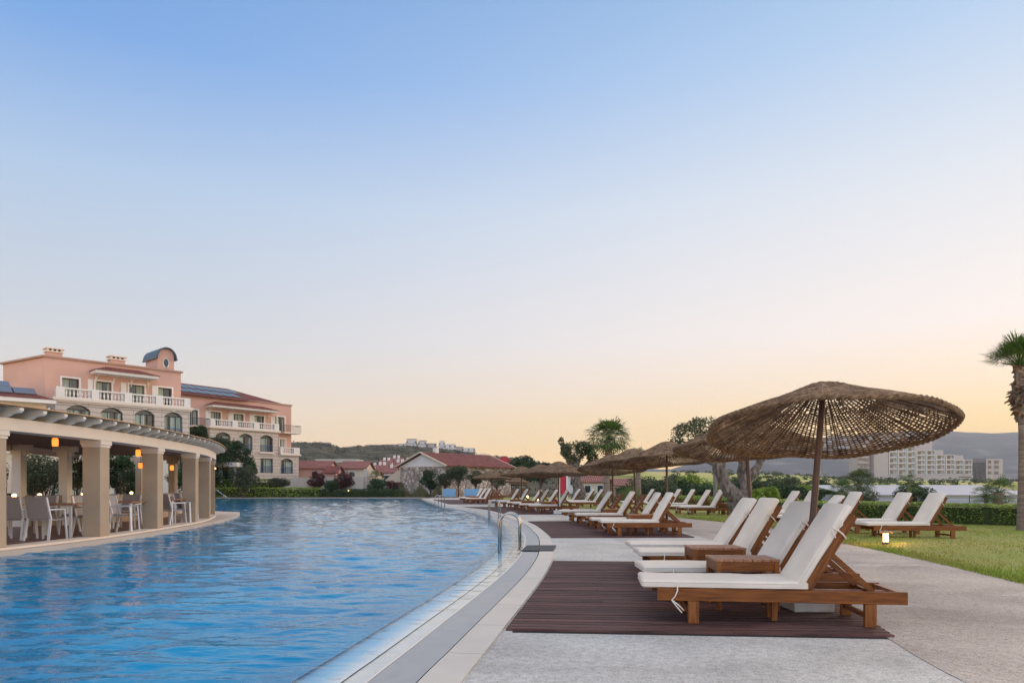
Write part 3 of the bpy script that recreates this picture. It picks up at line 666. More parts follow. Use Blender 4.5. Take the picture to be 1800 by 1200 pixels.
def make_lounger(angle=59, mattress=True, ties=True, stripes=False, seed=1):
    t = thing('sun_lounger')
    for y0 in (0, .565):
        MB().box(0, 2.035, y0, y0 + .035, .193, .298).build('side_rail', teak, t, bevel=.004)
    for x0 in (.26, 1.70):
        for y0 in (.002, .548):
            MB().box(x0, x0 + .092, y0, y0 + .05, 0, .192).build('leg', teak_up, t, bevel=.004)
    for x0 in (.275, 1.715):
        MB().box(x0, x0 + .035, .053, .547, .07, .11).build('stretcher', teak, t, bevel=.003)
    for y0 in (.20, .36):
        MB().box(1.00, 1.05, y0, y0 + .04, 0, .22).build('leg', teak_up, t, bevel=.003)
    s_ = MB()
    for k in range(12):
        x = .02 + k * .098; s_.box(x, x + .07, .036, .564, .272, .294)
    s_.box(.021, 1.979, .28, .32, .262, .271).box(1.98, 2.032, .036, .564, .21, .29).box(1.0, 1.05, .036, .564, .222, .2615)
    s_.build('seat_slats', teak_top, t)
    # backrest: its own frame, turned about the pivot
    b = MB()
    for y0 in (.04, .515): b.box(0, .78, y0, y0 + .04, -.04, .035)
    for k in range(7):
        x = .03 + k * .108; b.box(x, x + .07, .081, .514, .0, .022)
    b.box(.74, .778, .081, .514, -.03, .02)
    bk = b.build('backrest', teak, t, bevel=.003, loc=(PIV[0], 0, PIV[1] + .01)); bk.rotation_euler = (0, -R(angle), 0)
    ca, sa = math.cos(R(angle)), math.sin(R(angle))
    tx, tz = PIV[0] + .42 * ca + .03 * sa, PIV[1] + .42 * sa - .03 * ca
    for y0 in (.11, .48):
        MB().bar((tx, y0, tz), (1.80, y0, .285), .028, .045).build('prop_strut', teak, t)
    MB().bar((1.80, .036, .275), (1.80, .564, .275), .03, .03).build('prop_bar', teak, t)
    if mattress:
        c = puffy(-.13, 1.255, .012, .588, .299, .368, .026, seed=seed).build('seat_cushion', canvas, t, smooth=True)
        c2 = puffy(.035, .835, .012, .588, .038, .105, .026, nx=14, seed=seed + 5)
        c2 = c2.build('back_cushion', canvas, t, smooth=True, loc=(PIV[0], 0, PIV[1] + .01)); c2.rotation_euler = (0, -R(angle), 0)
        def loop(x0, x1, y0, y1, z):
            r_ = .026; pp_ = []
            for (cx_, cy_, a0) in ((x1 - r_, y1 - r_, 0), (x0 + r_, y1 - r_, 90), (x0 + r_, y0 + r_, 180), (x1 - r_, y0 + r_, 270)):
                for k in range(5): a_ = R(a0 + 22.5 * k); pp_.append((cx_ + r_ * math.cos(a_), cy_ + r_ * math.sin(a_), z))
            return pp_ + [pp_[0], pp_[1]]
        pa = MB().tube(loop(-.128, 1.253, .013, .587, .350), .0045, 5, caps=False); pa.tube(loop(-.128, 1.253, .013, .587, .313), .0045, 5, caps=False); pa.build('piping', canvas, c, smooth=True)
        pa = MB().tube(loop(.037, .833, .013, .587, .088), .0045, 5, caps=False); pa.tube(loop(.037, .833, .013, .587, .054), .0045, 5, caps=False); pa.build('piping', canvas, c2, smooth=True)
        if stripes:
            for y0 in (.13, .42): MB().box(.06, .80, y0, y0 + .07, .108, .117).build('stripe', cloth_stripe, c2)
        if ties:
            q = random.Random(seed)
            tb = MB().tube([(.17, -.004, .34), (.168, -.008, .28), (.15, -.012, .235), (.12, -.012, .20), (.15, -.02, .16), (.20, -.02, .10), (.205, -.018, .095)], .006, 6)
            tb.tube([(.12, -.012, .20), (.17, -.014, .165), (.222, -.016, .115)], .006, 6)
            tb.build('tie_cord', cord, t, smooth=True)
            tb = MB().tube([(.60, -.0, .11), (.605, -.004, .06), (.60, .02, -.0), (.58, .03, -.05)], .007, 6)
            tb.tube([(.60, .004, .105), (.56, -.006, .07), (.54, -.012, .04)], .006, 6).tube([(.61, .0, .06), (.66, -.012, .05), (.69, -.015, .075)], .006, 6)
            k_ = tb.build('tie_cord', cord, t, smooth=True, loc=(PIV[0], 0, PIV[1] + .01)); k_.rotation_euler = (0, -R(angle), 0)
    return t
protoA = make_lounger(59, seed=1); protoB = make_lounger(59, mattress=False); protoC = make_lounger(46, seed=9); protoS = make_lounger(57, stripes=True, ties=False, seed=4)
protoA2 = make_lounger(59, seed=23)
used = {}
GR = {'n': 'sun loungers set out along the pool deck', 'l': 'sun loungers standing on the lawn'}
def lounger(foot, rot, label, proto=protoA, grp='n', z=.024):
    if proto.name not in used: used[proto.name] = 1; o = proto
    else: o = copy_tree(proto)
    jr = random.Random(label); o.location = (foot[0], foot[1], z); o.rotation_euler = (0, 0, R(rot + jr.uniform(-.7, .7)))
    da = R(jr.uniform(-1.6, 1.4))
    for c_ in COL.objects:
        if c_.parent == o and abs(c_.rotation_euler.y) > .1: c_.rotation_euler.y += da
    tag(o, label, 'sun lounger', GR[grp]); return o
ALLP = [protoA, protoB, protoC, protoS, protoA2]
for p_ in ALLP:
    if p_.name not in KIDS:
        for _o in [p_] + kids(p_): KIDS[_o.name] = kids(_o)
L1 = [
 ((1.252, 5.88), -6.8, 'nearest sun lounger, cream cushion tied with a white cord, whole wooden side rail in view', protoA),
 ((1.46, 6.89), -1.2, 'cream cushioned sun lounger directly behind the nearest one, beside the nearer wooden side table', protoA2),
 ((1.73, 8.50), -1.0, 'cream cushioned sun lounger behind the nearer wooden side table, third from the front', protoA),
 ((1.80, 9.62), -2.0, 'cream cushioned sun lounger farthest back of the four on the nearest wooden deck', protoA2),
 ((2.25, 16.2), .5, 'front sun lounger on the second wooden deck, its full wooden side rail showing', protoA),
 ((2.14, 17.2), 0, 'cream sun lounger just behind the front one of the second deck', protoA2),
 ((2.10, 18.9), 2, 'bare slatted sun lounger without cushion, beside the pole of the fourth parasol', protoB),
 ((2.03, 20.1), 2, 'cream cushioned sun lounger between two bare slatted ones on the second deck', protoA),
 ((1.86, 21.4), 3, 'bare slatted sun lounger without cushion, second from the far end of the second deck', protoB),
 ((1.73, 22.8), 3, 'farthest cream cushioned sun lounger on the second deck', protoA2),
 ((.87, 29.7), 2, 'front sun lounger of the third deck, beneath the tan parasol with the round peak', protoA),
 ((.49, 31.2), 3, 'second cream sun lounger from the front of the third deck', protoA2),
 ((.20, 33.3), 5, 'third cream sun lounger from the front of the third deck', protoA),
 ((-.10, 34.8), 6, 'fourth cream sun lounger from the front of the third deck', protoA2),
 ((-.68, 37.4), 8, 'fifth cream sun lounger from the front of the third deck', protoA),
 ((-1.17, 39.0), 9, 'last cream sun lounger of the third deck, farthest from the viewer', protoA2),
 ((-2.98, 46.5), 12, 'front sun lounger of the far deck, under the low broad parasol', protoA),
 ((-3.4, 48.2), 13, 'second cream sun lounger of the far deck', protoA2),
 ((-3.7, 49.8), 14, 'third cream sun lounger of the far deck', protoA),
 ((-2.9, 53.5), 14, 'bare wooden lounger nearest of the three behind the far deck cushions', protoB),
 ((-2.7, 56.5), 14, 'bare wooden lounger in the middle of the three at the far deck', protoB),
 ((-2.5, 59.5), 14, 'bare wooden lounger farthest of the three at the far deck', protoB),
 ((-1.3, 66.0), 8, 'small distant bare lounger left of the far white wall', protoB),
 ((-.35, 68.5), 8, 'small distant bare lounger right of its twin at the far end', protoB),
]
for f_, r_, lb, pr in L1: lounger(f_, r_, lb, pr)
L2 = [
 ((7.95, 15.0), 0, 'right front sun lounger on the lawn, behind the lit garden lantern', protoA),
 ((8.0, 16.4), 0, 'sun lounger on the lawn close behind the one beside the garden lantern', protoA2),
 ((7.50, 17.7), 0, 'lawn sun lounger with raised back showing above the nearest lounger', protoA),
 ((7.42, 18.8), 0, 'lawn sun lounger with its back set lower than the others', protoC),
 ((8.02, 21.4), 0, 'lawn sun lounger seen just left of the big parasol pole', protoA),
 ((7.95, 22.7), 0, 'lawn sun lounger left of the big parasol pole, the one farther back', protoA2),
 ((6.9, 27.3), 0, 'lawn sun lounger in front of the forked grey olive trunk, near one', protoA),
 ((6.78, 28.8), 0, 'lawn sun lounger second in the row by the forked olive trunk', protoA2),
 ((7.1, 32.4), 0, 'lawn sun lounger third in the row leading from the forked olive', protoA),
 ((6.82, 34.0), 0, 'lawn sun lounger last in the row leading from the forked olive', protoA2),
 ((6.0, 36.5), 0, 'cream lounger alone at the back edge of the lawn', protoA),
 ((3.25, 36.5), 4, 'striped cushion lounger on the far lawn, front of three', protoS),
 ((3.0, 38.3), 4, 'striped cushion lounger on the far lawn, middle of three', protoS),
 ((2.4, 40.0), 4, 'striped cushion lounger on the far lawn with a red towel', protoS),
]
for f_, r_, lb, pr in L2: lounger(f_, r_, lb, pr, 'l', .03)
tw = MB().box(2.5, 2.62, 39.7, 39.95, .42, .44).bar((2.45, 39.8, .42), (2.3, 39.6, .08), .4, .02)
tag(tw.build('towel', cloth_red), 'red towel hanging over the foot of a striped lounger', 'towel')

# ------------------------------------------------------------------ side tables
def make_table():
    t = thing('side_table')
    tp = MB()
    for k in range(7): tp.box(-.30 + k * .0862, -.30 + k * .0862 + .08, -.22, .22, .463, .485)
    tp.build('table_top', teak_top, t, bevel=.002)
    a = MB().box(-.285, .285, -.212, -.19, .37, .462).box(-.285, .285, .19, .212, .37, .462).box(-.287, -.265, -.188, .188, .37, .462).box(.265, .287, -.188, .188, .37, .462)
    a.build('apron', teak, t)
    for x in (-.292, .242):
        for y in (-.215, .165): MB().box(x, x + .05, y, y + .05, 0, .4625).build('leg', teak_up, t, bevel=.003)
    return t
tb0 = make_table(); first = True
for (x, y, rz, lb) in [(2.24, 6.66, -3, 'nearer wooden side table with slatted top between the two front loungers'),
                       (2.33, 7.86, -1, 'wooden side table between the second and third loungers from the front'),
                       (3.15, 16.95 - .1, 0, 'wooden side table between the two front loungers of the second deck'),
                       (3.1, 20.9, 0, 'wooden side table beside the bare loungers of the second deck'),
                       (1.60, 30.5, 3, 'small wooden side table at the front of the third deck'),
                       (.75, 32.6, 4, 'small wooden side table in the middle of the third deck'),
                       (.2, 36.2, 6, 'small wooden side table towards the back of the third deck'),
                       (-2.6, 47.4, 10, 'dark little side table at the front of the far deck'),
                       (-3.0, 49.0, 10, 'dark little side table farther back on the far deck'),
                       (8.85, 28.1, 0, 'wooden side table between lawn loungers near the forked olive')]:
    if first: o = tb0; KIDS[tb0.name] = kids(tb0); first = False
    else: o = copy_tree(tb0)
    o.location = (x, y, .024); o.rotation_euler = (0, 0, R(rz)); tag(o, lb, 'side table', 'wooden side tables beside the loungers')

# ------------------------------------------------------------------ straw parasols
def canopy_z(r):
    pts = [(0, .47), (.08, .465), (.2, .435), (.35, .365), (.55, .27), (.8, .165), (1.0, .075), (1.12, .015), (1.2, -.03)]
    return lerp_list(pts, r)
def make_canopy(open_frac, seed, top_solid):
    q = random.Random(seed); mb = MB()
    nr, nring = 112, 66
    def pt(r, a, dz=0):
        wz = .012 * math.sin(3 * a + seed) + .008 * math.sin(7 * a + 1.3 * seed); rr = r * (1 + .012 * math.sin(5 * a + seed) * (r / 1.2))
        return (rr * math.cos(a), rr * math.sin(a), canopy_z(r) + wz * r + dz)
    # radial stakes
    for k in range(nr):
        a = 2 * math.pi * k / nr + q.uniform(-.006, .006); r0 = .1 if k % 4 == 0 else (.3 if k % 2 == 0 else .5)
        wd = .0042 if k % 2 else .0068
        rs = [r0 + (1.19 - r0) * i / 9 for i in range(10)]; drift = q.uniform(-.01, .01)
        vs = []
        for r in rs:
            aa = a + drift * math.sin(r * 5); dx = -math.sin(aa) * wd; dy = math.cos(aa) * wd
            for dz in (-.008, .008):
                p = pt(r, aa, dz); vs.append((p[0] - dx, p[1] - dy, p[2])); vs.append((p[0] + dx, p[1] + dy, p[2]))
        fs = []
        for i in range(9):
            o = i * 4; fs += [(o, o + 4, o + 5, o + 1), (o + 2, o + 3, o + 7, o + 6), (o, o + 2, o + 6, o + 4), (o + 1, o + 5, o + 7, o + 3)]
        mb.add(vs, fs)
    # woven strands between the stakes: skip some, double others
    for i in range(nring):
        r = .09 + (1.17 - .09) * (i + .5) / nring; seg = 26 if r < .3 else (52 if r < .5 else nr)
        for k in range(seg):
            cl = noise.noise(Vector((math.cos(2 * math.pi * k / seg) * r * 2.2 + seed, math.sin(2 * math.pi * k / seg) * r * 2.2, i * .05)))
            dens = (.5 + 1.1 * cl)
            solid = r < top_solid or r > 1.08
            if not solid and q.random() < open_frac * .42 - dens * .20: continue
            h = (.0165 if solid else .0056 + .006 * max(0, dens)) * (1.0 if open_frac > .5 else 1.25) * q.uniform(.8, 1.25) * .5
            a0 = 2 * math.pi * (k - .06) / seg; a1 = 2 * math.pi * (k + 1.06) / seg; s_ = .007 if (k + i) % 2 else -.005
            rr = r + q.uniform(-.003, .003); v = []
            for a in (a0, (a0 + a1) / 2, a1):
                ss = s_ if a == (a0 + a1) / 2 else 0
                for (dr, dz) in ((-h, -.003), (h, -.003), (0, .008)):
                    v.append(pt(rr + dr, a, ss + dz))
            mb.add(v, [(0, 3, 4, 1), (1, 4, 5, 2), (2, 5, 3, 0), (3, 6, 7, 4), (4, 7, 8, 5), (5, 8, 6, 3)])
    return mb, pt, q
def make_parasol(of, seed, solid, thatch=False):
    t = thing('straw_parasol')
    tilt = bpy.data.objects.new('upper', None)
    mb, pt, q = make_canopy(of, seed, solid)
    c = mb.build('canopy', straw, t)
    rim = MB(); n = 120; 
    for s_ in (0, 1, 2):
        pts = []
        for k in range(n + 1):
            a = 2 * math.pi * k / n; tw_ = a * 34 + s_ * 2.094; p = pt(1.19, a); pts.append((p[0] * (1 + .012 * math.cos(tw_)), p[1] * (1 + .012 * math.cos(tw_)), p[2] + .016 * math.sin(tw_)))
        rim.tube(pts, .016, 5, caps=False)
    cp = MB()   # plaited rings over the crown of the canopy
    for (r, k) in ((.06, .02), (.12, .016), (.19, .018), (.27, .014)):
        cp.tube([(pt(r, 2 * math.pi * j / 40)[0], pt(r, 2 * math.pi * j / 40)[1], pt(r, 2 * math.pi * j / 40)[2] + .008 + .004 * math.sin(j * 2.2)) for j in range(41)], k * .6, 5, caps=False)
    if thatch:
        cp.tube([(pt(.8, 2 * math.pi * j / 60)[0], pt(.8, 2 * math.pi * j / 60)[1], pt(.8, 2 * math.pi * j / 60)[2] + .014) for j in range(61)], .012, 5, caps=False)
    cp.build('crown_rings', straw_rim, c, smooth=True)
    fz = rim
    for k in range(110):
        a = q.uniform(0, 6.283); r = 1.19 + q.uniform(-.03, .02); p = pt(1.19, a); l = q.uniform(.01, .035); b_ = a + q.uniform(-1.2, 1.2)
        fz.add([(r * math.cos(a), r * math.sin(a), p[2] - .01), (r * math.cos(a + .004), r * math.sin(a + .004), p[2] + .01), (r * math.cos(a) + l * math.cos(b_), r * math.sin(a) + l * math.sin(b_), p[2] + q.uniform(-.04, .03))], [(0, 1, 2)])
    rim.build('rim', straw_rim, c)
    ribs = MB()
    for k in range(8):
        a = 2 * math.pi * k / 8 + .2; ribs.tube([pt(r, a, -.014) for r in (.03, .3, .6, .9, 1.15)], .006, 5)
    ribs.build('ribs', polewood, c)
    return t, c
def pole_base(t, c, base, top_off, tilt_dir, boxed=True):
    """set the leaning pole under canopy c; the thing's origin is on the ground"""
    p0 = Vector((0, 0, .05)); p1 = Vector(top_off)
    MB().tube([p0 + (p1 - p0) * k / 4 for k in range(5)], [.034, .033, .032, .030, .028], 10).build('pole', polewood, t, smooth=True)
    if boxed:
        MB().box(-.19, .19, -.19, .19, 0, .15).build('base_block', concrete, t, bevel=.012)
    else:
        MB().lathe([(.2, 0), (.2, .04), (.06, .05), (.05, .25)], 16).build('base_block', concrete, t)
def place_canopy(c, top_off, lean, az, spin):
    # lean the canopy by `lean` degrees, its low side towards azimuth az (0 = +X, 90 = away)
    ax = Vector((-math.sin(R(az)), math.cos(R(az)), 0)); M = Matrix.Rotation(R(lean), 4, ax) @ Matrix.Rotation(R(spin), 4, 'Z')
    off = Vector(top_off) - (M @ Vector((0, 0, .44)))
    c.location = off; c.rotation_mode = 'QUATERNION'; c.rotation_quaternion = M.to_quaternion()
pt1, pc1 = make_parasol(1.0, 3, .24); PT = {}
pt2, pc2 = make_parasol(.35, 8, .36, True)
def parasol(proto, base, apex, lean, az, spin, label, scale=1.0, boxed=True):
    t0, c0 = proto
    if t0.name not in PT:
        PT[t0.name] = (t0, c0, list(kids(c0))); t, c = t0, c0
    else:
        t = t0.copy(); COL.objects.link(t); c = c0.copy(); COL.objects.link(c); c.parent = t
        for k in PT[t0.name][2]:
            g = k.copy(); COL.objects.link(g); g.parent = c
    t.location = base; off = (Vector(apex) - Vector(base)); off.z -= .03
    pole_base(t, c, base, tuple(off), 0, boxed)
    place_canopy(c, tuple(off), lean, az, spin); c.scale = (scale,) * 3
    tag(t, label, 'parasol', 'woven straw parasols over the loungers'); return t
P1, P2 = (pt1, pc1), (pt2, pc2)
parasol(P1, (2.82, 6.55, .024), (3.13, 6.86, 2.23), 11, 80, 0, 'largest woven straw parasol at right, light shining through its open weave', .95)
parasol(P2, (X_at(1325, 11.2), 11.2, .003), tuple(P(1309, 738, 11.5)), 7, 85, 40, 'woven straw parasol half hidden behind the largest one', .98)
parasol(P2, tuple(X_at(1172, 18.2) if i == 0 else v for i, v in enumerate((0, 18.2, .02))), P(1172, 777, 18.4), 7, 105, 80, 'straw parasol with a banded pointed crown, third from the right', 1.0)
parasol(P2, (X_at(1119, 21.9), 21.9, .02), P(1113, 789, 22.0), 6, 90, 130, 'straw parasol whose peak stands just left of the banded crowned one', 1.0)
parasol(P2, (X_at(1078, 24.2), 24.2, .02), P(1076, 800, 24.2), 9, 90, 170, 'straw parasol in front of the short palm trunk, rim dipping low', 1.02)
parasol(P2, (X_at(981, 29.0), 29.0, .02), P(983, 812, 29.0), 3, 60, 200, 'tan straw parasol at the front of the third deck, left of the pollarded tree', 1.03)
parasol(P2, (X_at(949, 33.0), 33.0, .02), P(950, 817, 33.0), 4, 80, 240, 'straw parasol partly hidden behind the one at the front of the third deck', 1.03)
parasol(P2, (X_at(916, 38.0), 38.0, .02), P(917, 820, 38.0), 4, 80, 20, 'straw parasol at the back of the third deck, left of the overlapping pair', 1.02)
parasol(P2, (X_at(865, 43.0), 43.0, .02), P(865, 827, 43.0), 3, 80, 60, 'leftmost straw parasol, standing over the far deck', 1.04)
parasol(P2, (X_at(916, 56.0), 56.0, .02), P(908, 837, 56.0), 3, 80, 100, 'small distant straw parasol below the leftmost row, left of the pair at the far end', .9)
parasol(P2, (X_at(922, 70.0), 70.0, .02), P(913, 843, 70.0), 3, 80, 10, 'tiny pale straw parasol at the very far end of the deck', .95)

# ------------------------------------------------------------------ pool ladders
def make_ladder():
    t = thing('pool_ladder')
    for y in (-.25, .25):
        pts = [(-.19, y, -.95), (-.19, y, .46)] + [(.19 * -math.cos(R(a)), y, .50 + .19 * math.sin(R(a))) for a in range(10, 171, 16)] + [(.19, y, .46), (.19, y, .0)]
        MB().tube(pts, .021, 10).build('handrail', steel, t, smooth=True)
        MB().lathe([(.045, 0), (.045, .012), (.03, .02)], 14, (.19, y, .004)).build('floor_flange', steel, t)
    for k in range(3): MB().box(-.23, -.16, -.25, .25, -.25 - .28 * k, -.22 - .28 * k).build('tread', steel, t, bevel=.005)
    return t
ld = make_ladder(); KIDS[ld.name] = kids(ld)
for i, (x, y, rz, lb) in enumerate([(-.04, 13.0, -3, 'nearest stainless steel pool ladder, arched handrails beside the dark mat'), (-.66, 25.4, 8, 'middle stainless steel pool ladder with twin arched handrails'), (-4.05, 38.3, 28, 'farthest stainless steel pool ladder with twin arched handrails')]):
    o = ld if i == 0 else copy_tree(ld); o.location = (x, y, .0); o.rotation_euler = (0, 0, R(rz)); tag(o, lb, 'pool ladder', 'steel ladders along the pool edge')

# garden lantern on the lawn edge
ln = thing('garden_lantern', (7.42, 13.55, .02), 0, 'lit garden lantern glowing at the edge of the lawn', 'lantern')
MB().lathe([(.07, 0), (.075, .02), (.06, .06), (.066, .075)], 20).build('base', dark_metal, ln)
MB().lathe([(.055, .076), (.055, .245)], 20).build('lamp', glow_white, ln, smooth=True)
for k in range(6):
    a = k * math.pi / 3; MB().tube([(.062 * math.cos(a), .062 * math.sin(a), .07), (.062 * math.cos(a), .062 * math.sin(a), .26)], .004, 5).build('bar', dark_metal, ln)
MB().lathe([(.115, .25), (.12, .262), (.08, .285), (.02, .30)], 24).build('cap', mat('bronze', (.36, .20, .10), .4, metal=.6), ln)
MB().tube([(.05 * math.cos(R(a)), 0, .29 + .12 * math.sin(R(a))) for a in range(0, 181, 15)], .004, 5).build('handle', dark_metal, ln)
lamp((7.42, 13.25, .25), 3.2); lamp((7.72, 13.6, .25), 3.2); lamp((7.12, 13.6, .25), 3.2)

# ------------------------------------------------------------------ vegetation
def leaves(mb, c, rad, n, size, q, shell=.5, flat=.0):
    c = Vector(c)
    for _ in range(n):
        d = Vector((q.gauss(0, 1), q.gauss(0, 1), q.gauss(0, 1))).normalized()
        k = q.random() ** (1 / 3) * (1 - shell) + shell * q.random() ** .25
        k *= 1 + .16 * noise.noise(d * 2.6 + c)
        p = c + Vector((d.x * rad[0], d.y * rad[1], d.z * rad[2])) * k
        a = Vector((q.gauss(0, 1), q.gauss(0, 1), q.gauss(0, .7))).normalized(); b = a.orthogonal().normalized()
        b = (b * q.uniform(-1, 1) + a.cross(b) * q.uniform(-1, 1)).normalized(); s = size * q.uniform(.6, 1.4)
        mb.add([p - a * s, p + b * s * .34, p + a * s, p - b * s * .34], [(0, 1, 2, 3)])
def limb(mb, pts, r0, r1, n=8, q=rnd, wob=.0):
    k = len(pts); pp = []; rr = []
    for i in range((k - 1) * 3 + 1):
        t = i / 3; j = min(int(t), k - 2); u = t - j; a = Vector(pts[j]); b = Vector(pts[j + 1]); p = a.lerp(b, u)
        if 0 < i < (k - 1) * 3: p += Vector((q.uniform(-wob, wob), q.uniform(-wob, wob), q.uniform(-wob, wob)))
        pp.append(p); rr.append((r0 + (r1 - r0) * i / ((k - 1) * 3)) * q.uniform(.93, 1.07))
    mb.tube(pp, rr, n)
def bush_tree(name, base, h, crown_r, label, cat='tree', trunk_h=.4, m=leaf_olive, n=1600, leaf=.09, seed=0, clumps=9, group=None, stems=1, tr=.08, squash=.75, trunk_m=bark_brown):
    q = random.Random(seed + 11); t = thing(name, base, 0, label, cat, group); cm = MB(); tm_ = MB()
    zc = h * trunk_h
    for s_ in range(stems):
        az = 6.283 * s_ / stems + seed; sp = 0 if stems == 1 else crown_r * .45
        limb(tm_, [(0, 0, -.1), (sp * .35 * math.cos(az), sp * .35 * math.sin(az), zc * .6), (sp * math.cos(az), sp * math.sin(az), zc + (h - zc) * .45)], tr, tr * .4, 7, q, .02)
    cs = []
    for k in range(clumps):
        az = q.uniform(0, 6.283); rr = crown_r * .68 * q.random() ** .5; z = zc + (h - zc) * q.uniform(.18, .82)
        rr *= 1 - .35 * abs((z - zc) / (h - zc) - .45) * 2
        p = (rr * math.cos(az), rr * math.sin(az), z); cs.append(p)
        limb(tm_, [(0, 0, zc * .75), (p[0] * .5, p[1] * .5, (zc + z) / 2), p], tr * .45, tr * .12, 5, q, .03)
        s_ = q.uniform(.32, .5) * crown_r; leaves(cm, p, (s_, s_, s_ * squash), n // clumps, leaf, q)
    leaves(cm, (0, 0, zc + (h - zc) * .5), (crown_r * .8, crown_r * .8, (h - zc) * .42), n // 5, leaf, q)
    tm_.build('trunk', trunk_m, t, smooth=True); cm.build('crown', m, t); return t
def fan_leaf(mb, base, dirv, L_, q, nseg=18, spread=95, droop=.35, pet=.45):
    """palmate leaf: bent petiole, then a fan of pleated tapering segments with drooping tips"""
    base = Vector(base); d = Vector(dirv).normalized(); side = d.cross(Vector((0, 0, 1)))
    if side.length < .1: side = Vector((1, 0, 0))
    side.normalize(); up = side.cross(d)
    hub = base + d * L_ * pet
    mb.tube([base, base + d * L_ * pet * .5 + up * .02, hub], [.018, .013, .009], 4)
    R_ = L_ * (1 - pet)
    for k in range(nseg):
        a = R(-spread + 2 * spread * (k + .5) / nseg + q.uniform(-2, 2)); da = R(spread / nseg) * .68
        l = R_ * (1 - .25 * abs(a) / R(spread)) * q.uniform(.88, 1.08)
        v = (d * math.cos(a) + side * math.sin(a)); w_ = (d * -math.sin(a) + side * math.cos(a))
        fold = up * R_ * .04 * (1 if k % 2 else -1)
        p1 = hub + v * l * .55 - Vector((0, 0, 1)) * droop * l * .08 + fold
        p2 = hub + v * l * .8 - Vector((0, 0, 1)) * droop * l * .28
        p3 = hub + v * l - Vector((0, 0, 1)) * droop * l * q.uniform(.45, .75)
        ww = math.tan(da) * l * .55
        mb.add([hub, p1 - w_ * ww, p1 + w_ * ww, p2 - w_ * ww * .55, p2 + w_ * ww * .55, p3], [(0, 1, 2), (1, 3, 4, 2), (3, 5, 4)])
def palm(base, h, label, fr=24, fl=1.3, tr=.17, seed=0, skirt=14, m=leaf_palm, up_only=False, group=None, ring=True, lean=(0, 0), nseg=18, flare=1.25):
    q = random.Random(seed + 5); t = thing('fan_palm', base, 0, label, 'palm tree', group)
    tk = MB(); n = 26; pts = []; rr = []
    for i in range(n + 1):
        u = i / n; pts.append((lean[0] * u * u, lean[1] * u * u, h * u - .1)); 
        rr.append(tr * (flare - (flare - .86) * min(1, u * 1.6) + (.02 if i % 2 else 0)))
    tk.tube(pts, rr, 14); tk.build('trunk', bark_palm, t, smooth=False)
    top = Vector((lean[0], lean[1], h)); cm = MB(); ga = 2.39996
    for k in range(fr):
        az = k * ga + q.uniform(-.2, .2); el = R(78 - (95 if up_only else 115) * (k / fr) ** .9) if not up_only else R(82 - 68 * (k / fr))
        d = Vector((math.cos(az) * math.cos(el), math.sin(az) * math.cos(el), math.sin(el)))
        fan_leaf(cm, top + Vector((0, 0, -.08)), d, fl * q.uniform(.85, 1.1), q, nseg, 80 if up_only else 92, .25 if up_only else .55)
    cm.build('crown', m, t)
    if skirt:
        sk = MB()
        for k in range(skirt):
            az = k * ga * 1.3; zz = h - .06 - k / skirt * (fl * .85); el = R(q.uniform(-8, 38)); rr_ = tr * .9
            d = Vector((math.cos(az) * math.cos(el), math.sin(az) * math.cos(el), math.sin(el))); b0 = Vector((lean[0], lean[1], zz)) + Vector((math.cos(az), math.sin(az), 0)) * rr_ * .6
            L_ = q.uniform(.16, .30) * fl
            sk.tube([b0, b0 + d * L_ * .6, b0 + d * L_ + Vector((0, 0, -.03))], [.035, .028, .012], 5)
        sk.build('leaf_stubs', dryleaf, t)
    return t
# right edge palm, tall trunk with cut leaf stubs
q = random.Random(3)
pr = palm((13.5, 17.9, 0.0), 4.40, 'tall fan palm at the right edge with a ringed trunk and shaggy cut leaf stubs', 46, 1.02, .135, 3, 0, up_only=True, lean=(-.2, 0), nseg=22, flare=1.75)
sk = MB()
for k in range(170):
    u = q.random() * 1.28; zz = 2.95 + 1.12 * u; az = q.uniform(0, 6.283); el = R(q.uniform(-25, 35)); r_ = (.14 + .04 * math.sin(u * 5)) if u < .9 else .10
    xx = -.2 * (zz / 4.2) ** 2
    d = Vector((math.cos(az) * math.cos(el), math.sin(az) * math.cos(el), math.sin(el))); b0 = Vector((xx, 0, zz)) + Vector((math.cos(az), math.sin(az), 0)) * r_ * .7
    l = q.uniform(.12, .26) * (1.1 if .15 < u < .75 else .7)
    l *= 1 if u < .9 else .6; sk.tube([b0, b0 + d * l * .6, b0 + d * l - Vector((0, 0, .04))], [.04, .032, .008], 5)
sk.build('leaf_stubs', dryleaf, pr)
sh = MB()
for k in range(14):
    az = k * 2.4; zz = 2.95 + .085 * k * .9; xx = -.2 * (zz / 4.2) ** 2
    sh.bar((xx + .125 * math.cos(az), .125 * math.sin(az), zz - .15), (xx + .2 * math.cos(az + .2), .2 * math.sin(az + .2), zz + .28), .10, .02)
sh.build('bark_sheaths', bark_grey, pr)
# mid palm behind the deck
palm((X_at(1066, 45), 45, 0), 4.35, 'fan palm with a full shaggy crown rising behind the parasols', 62, 1.9, .2, 8, 26, lean=(.15, 0), nseg=14)
palm((X_at(1122, 52), 52, 0), 3.35, 'short palm whose crown just shows above a parasol peak', 20, 1.2, .2, 14, 10)
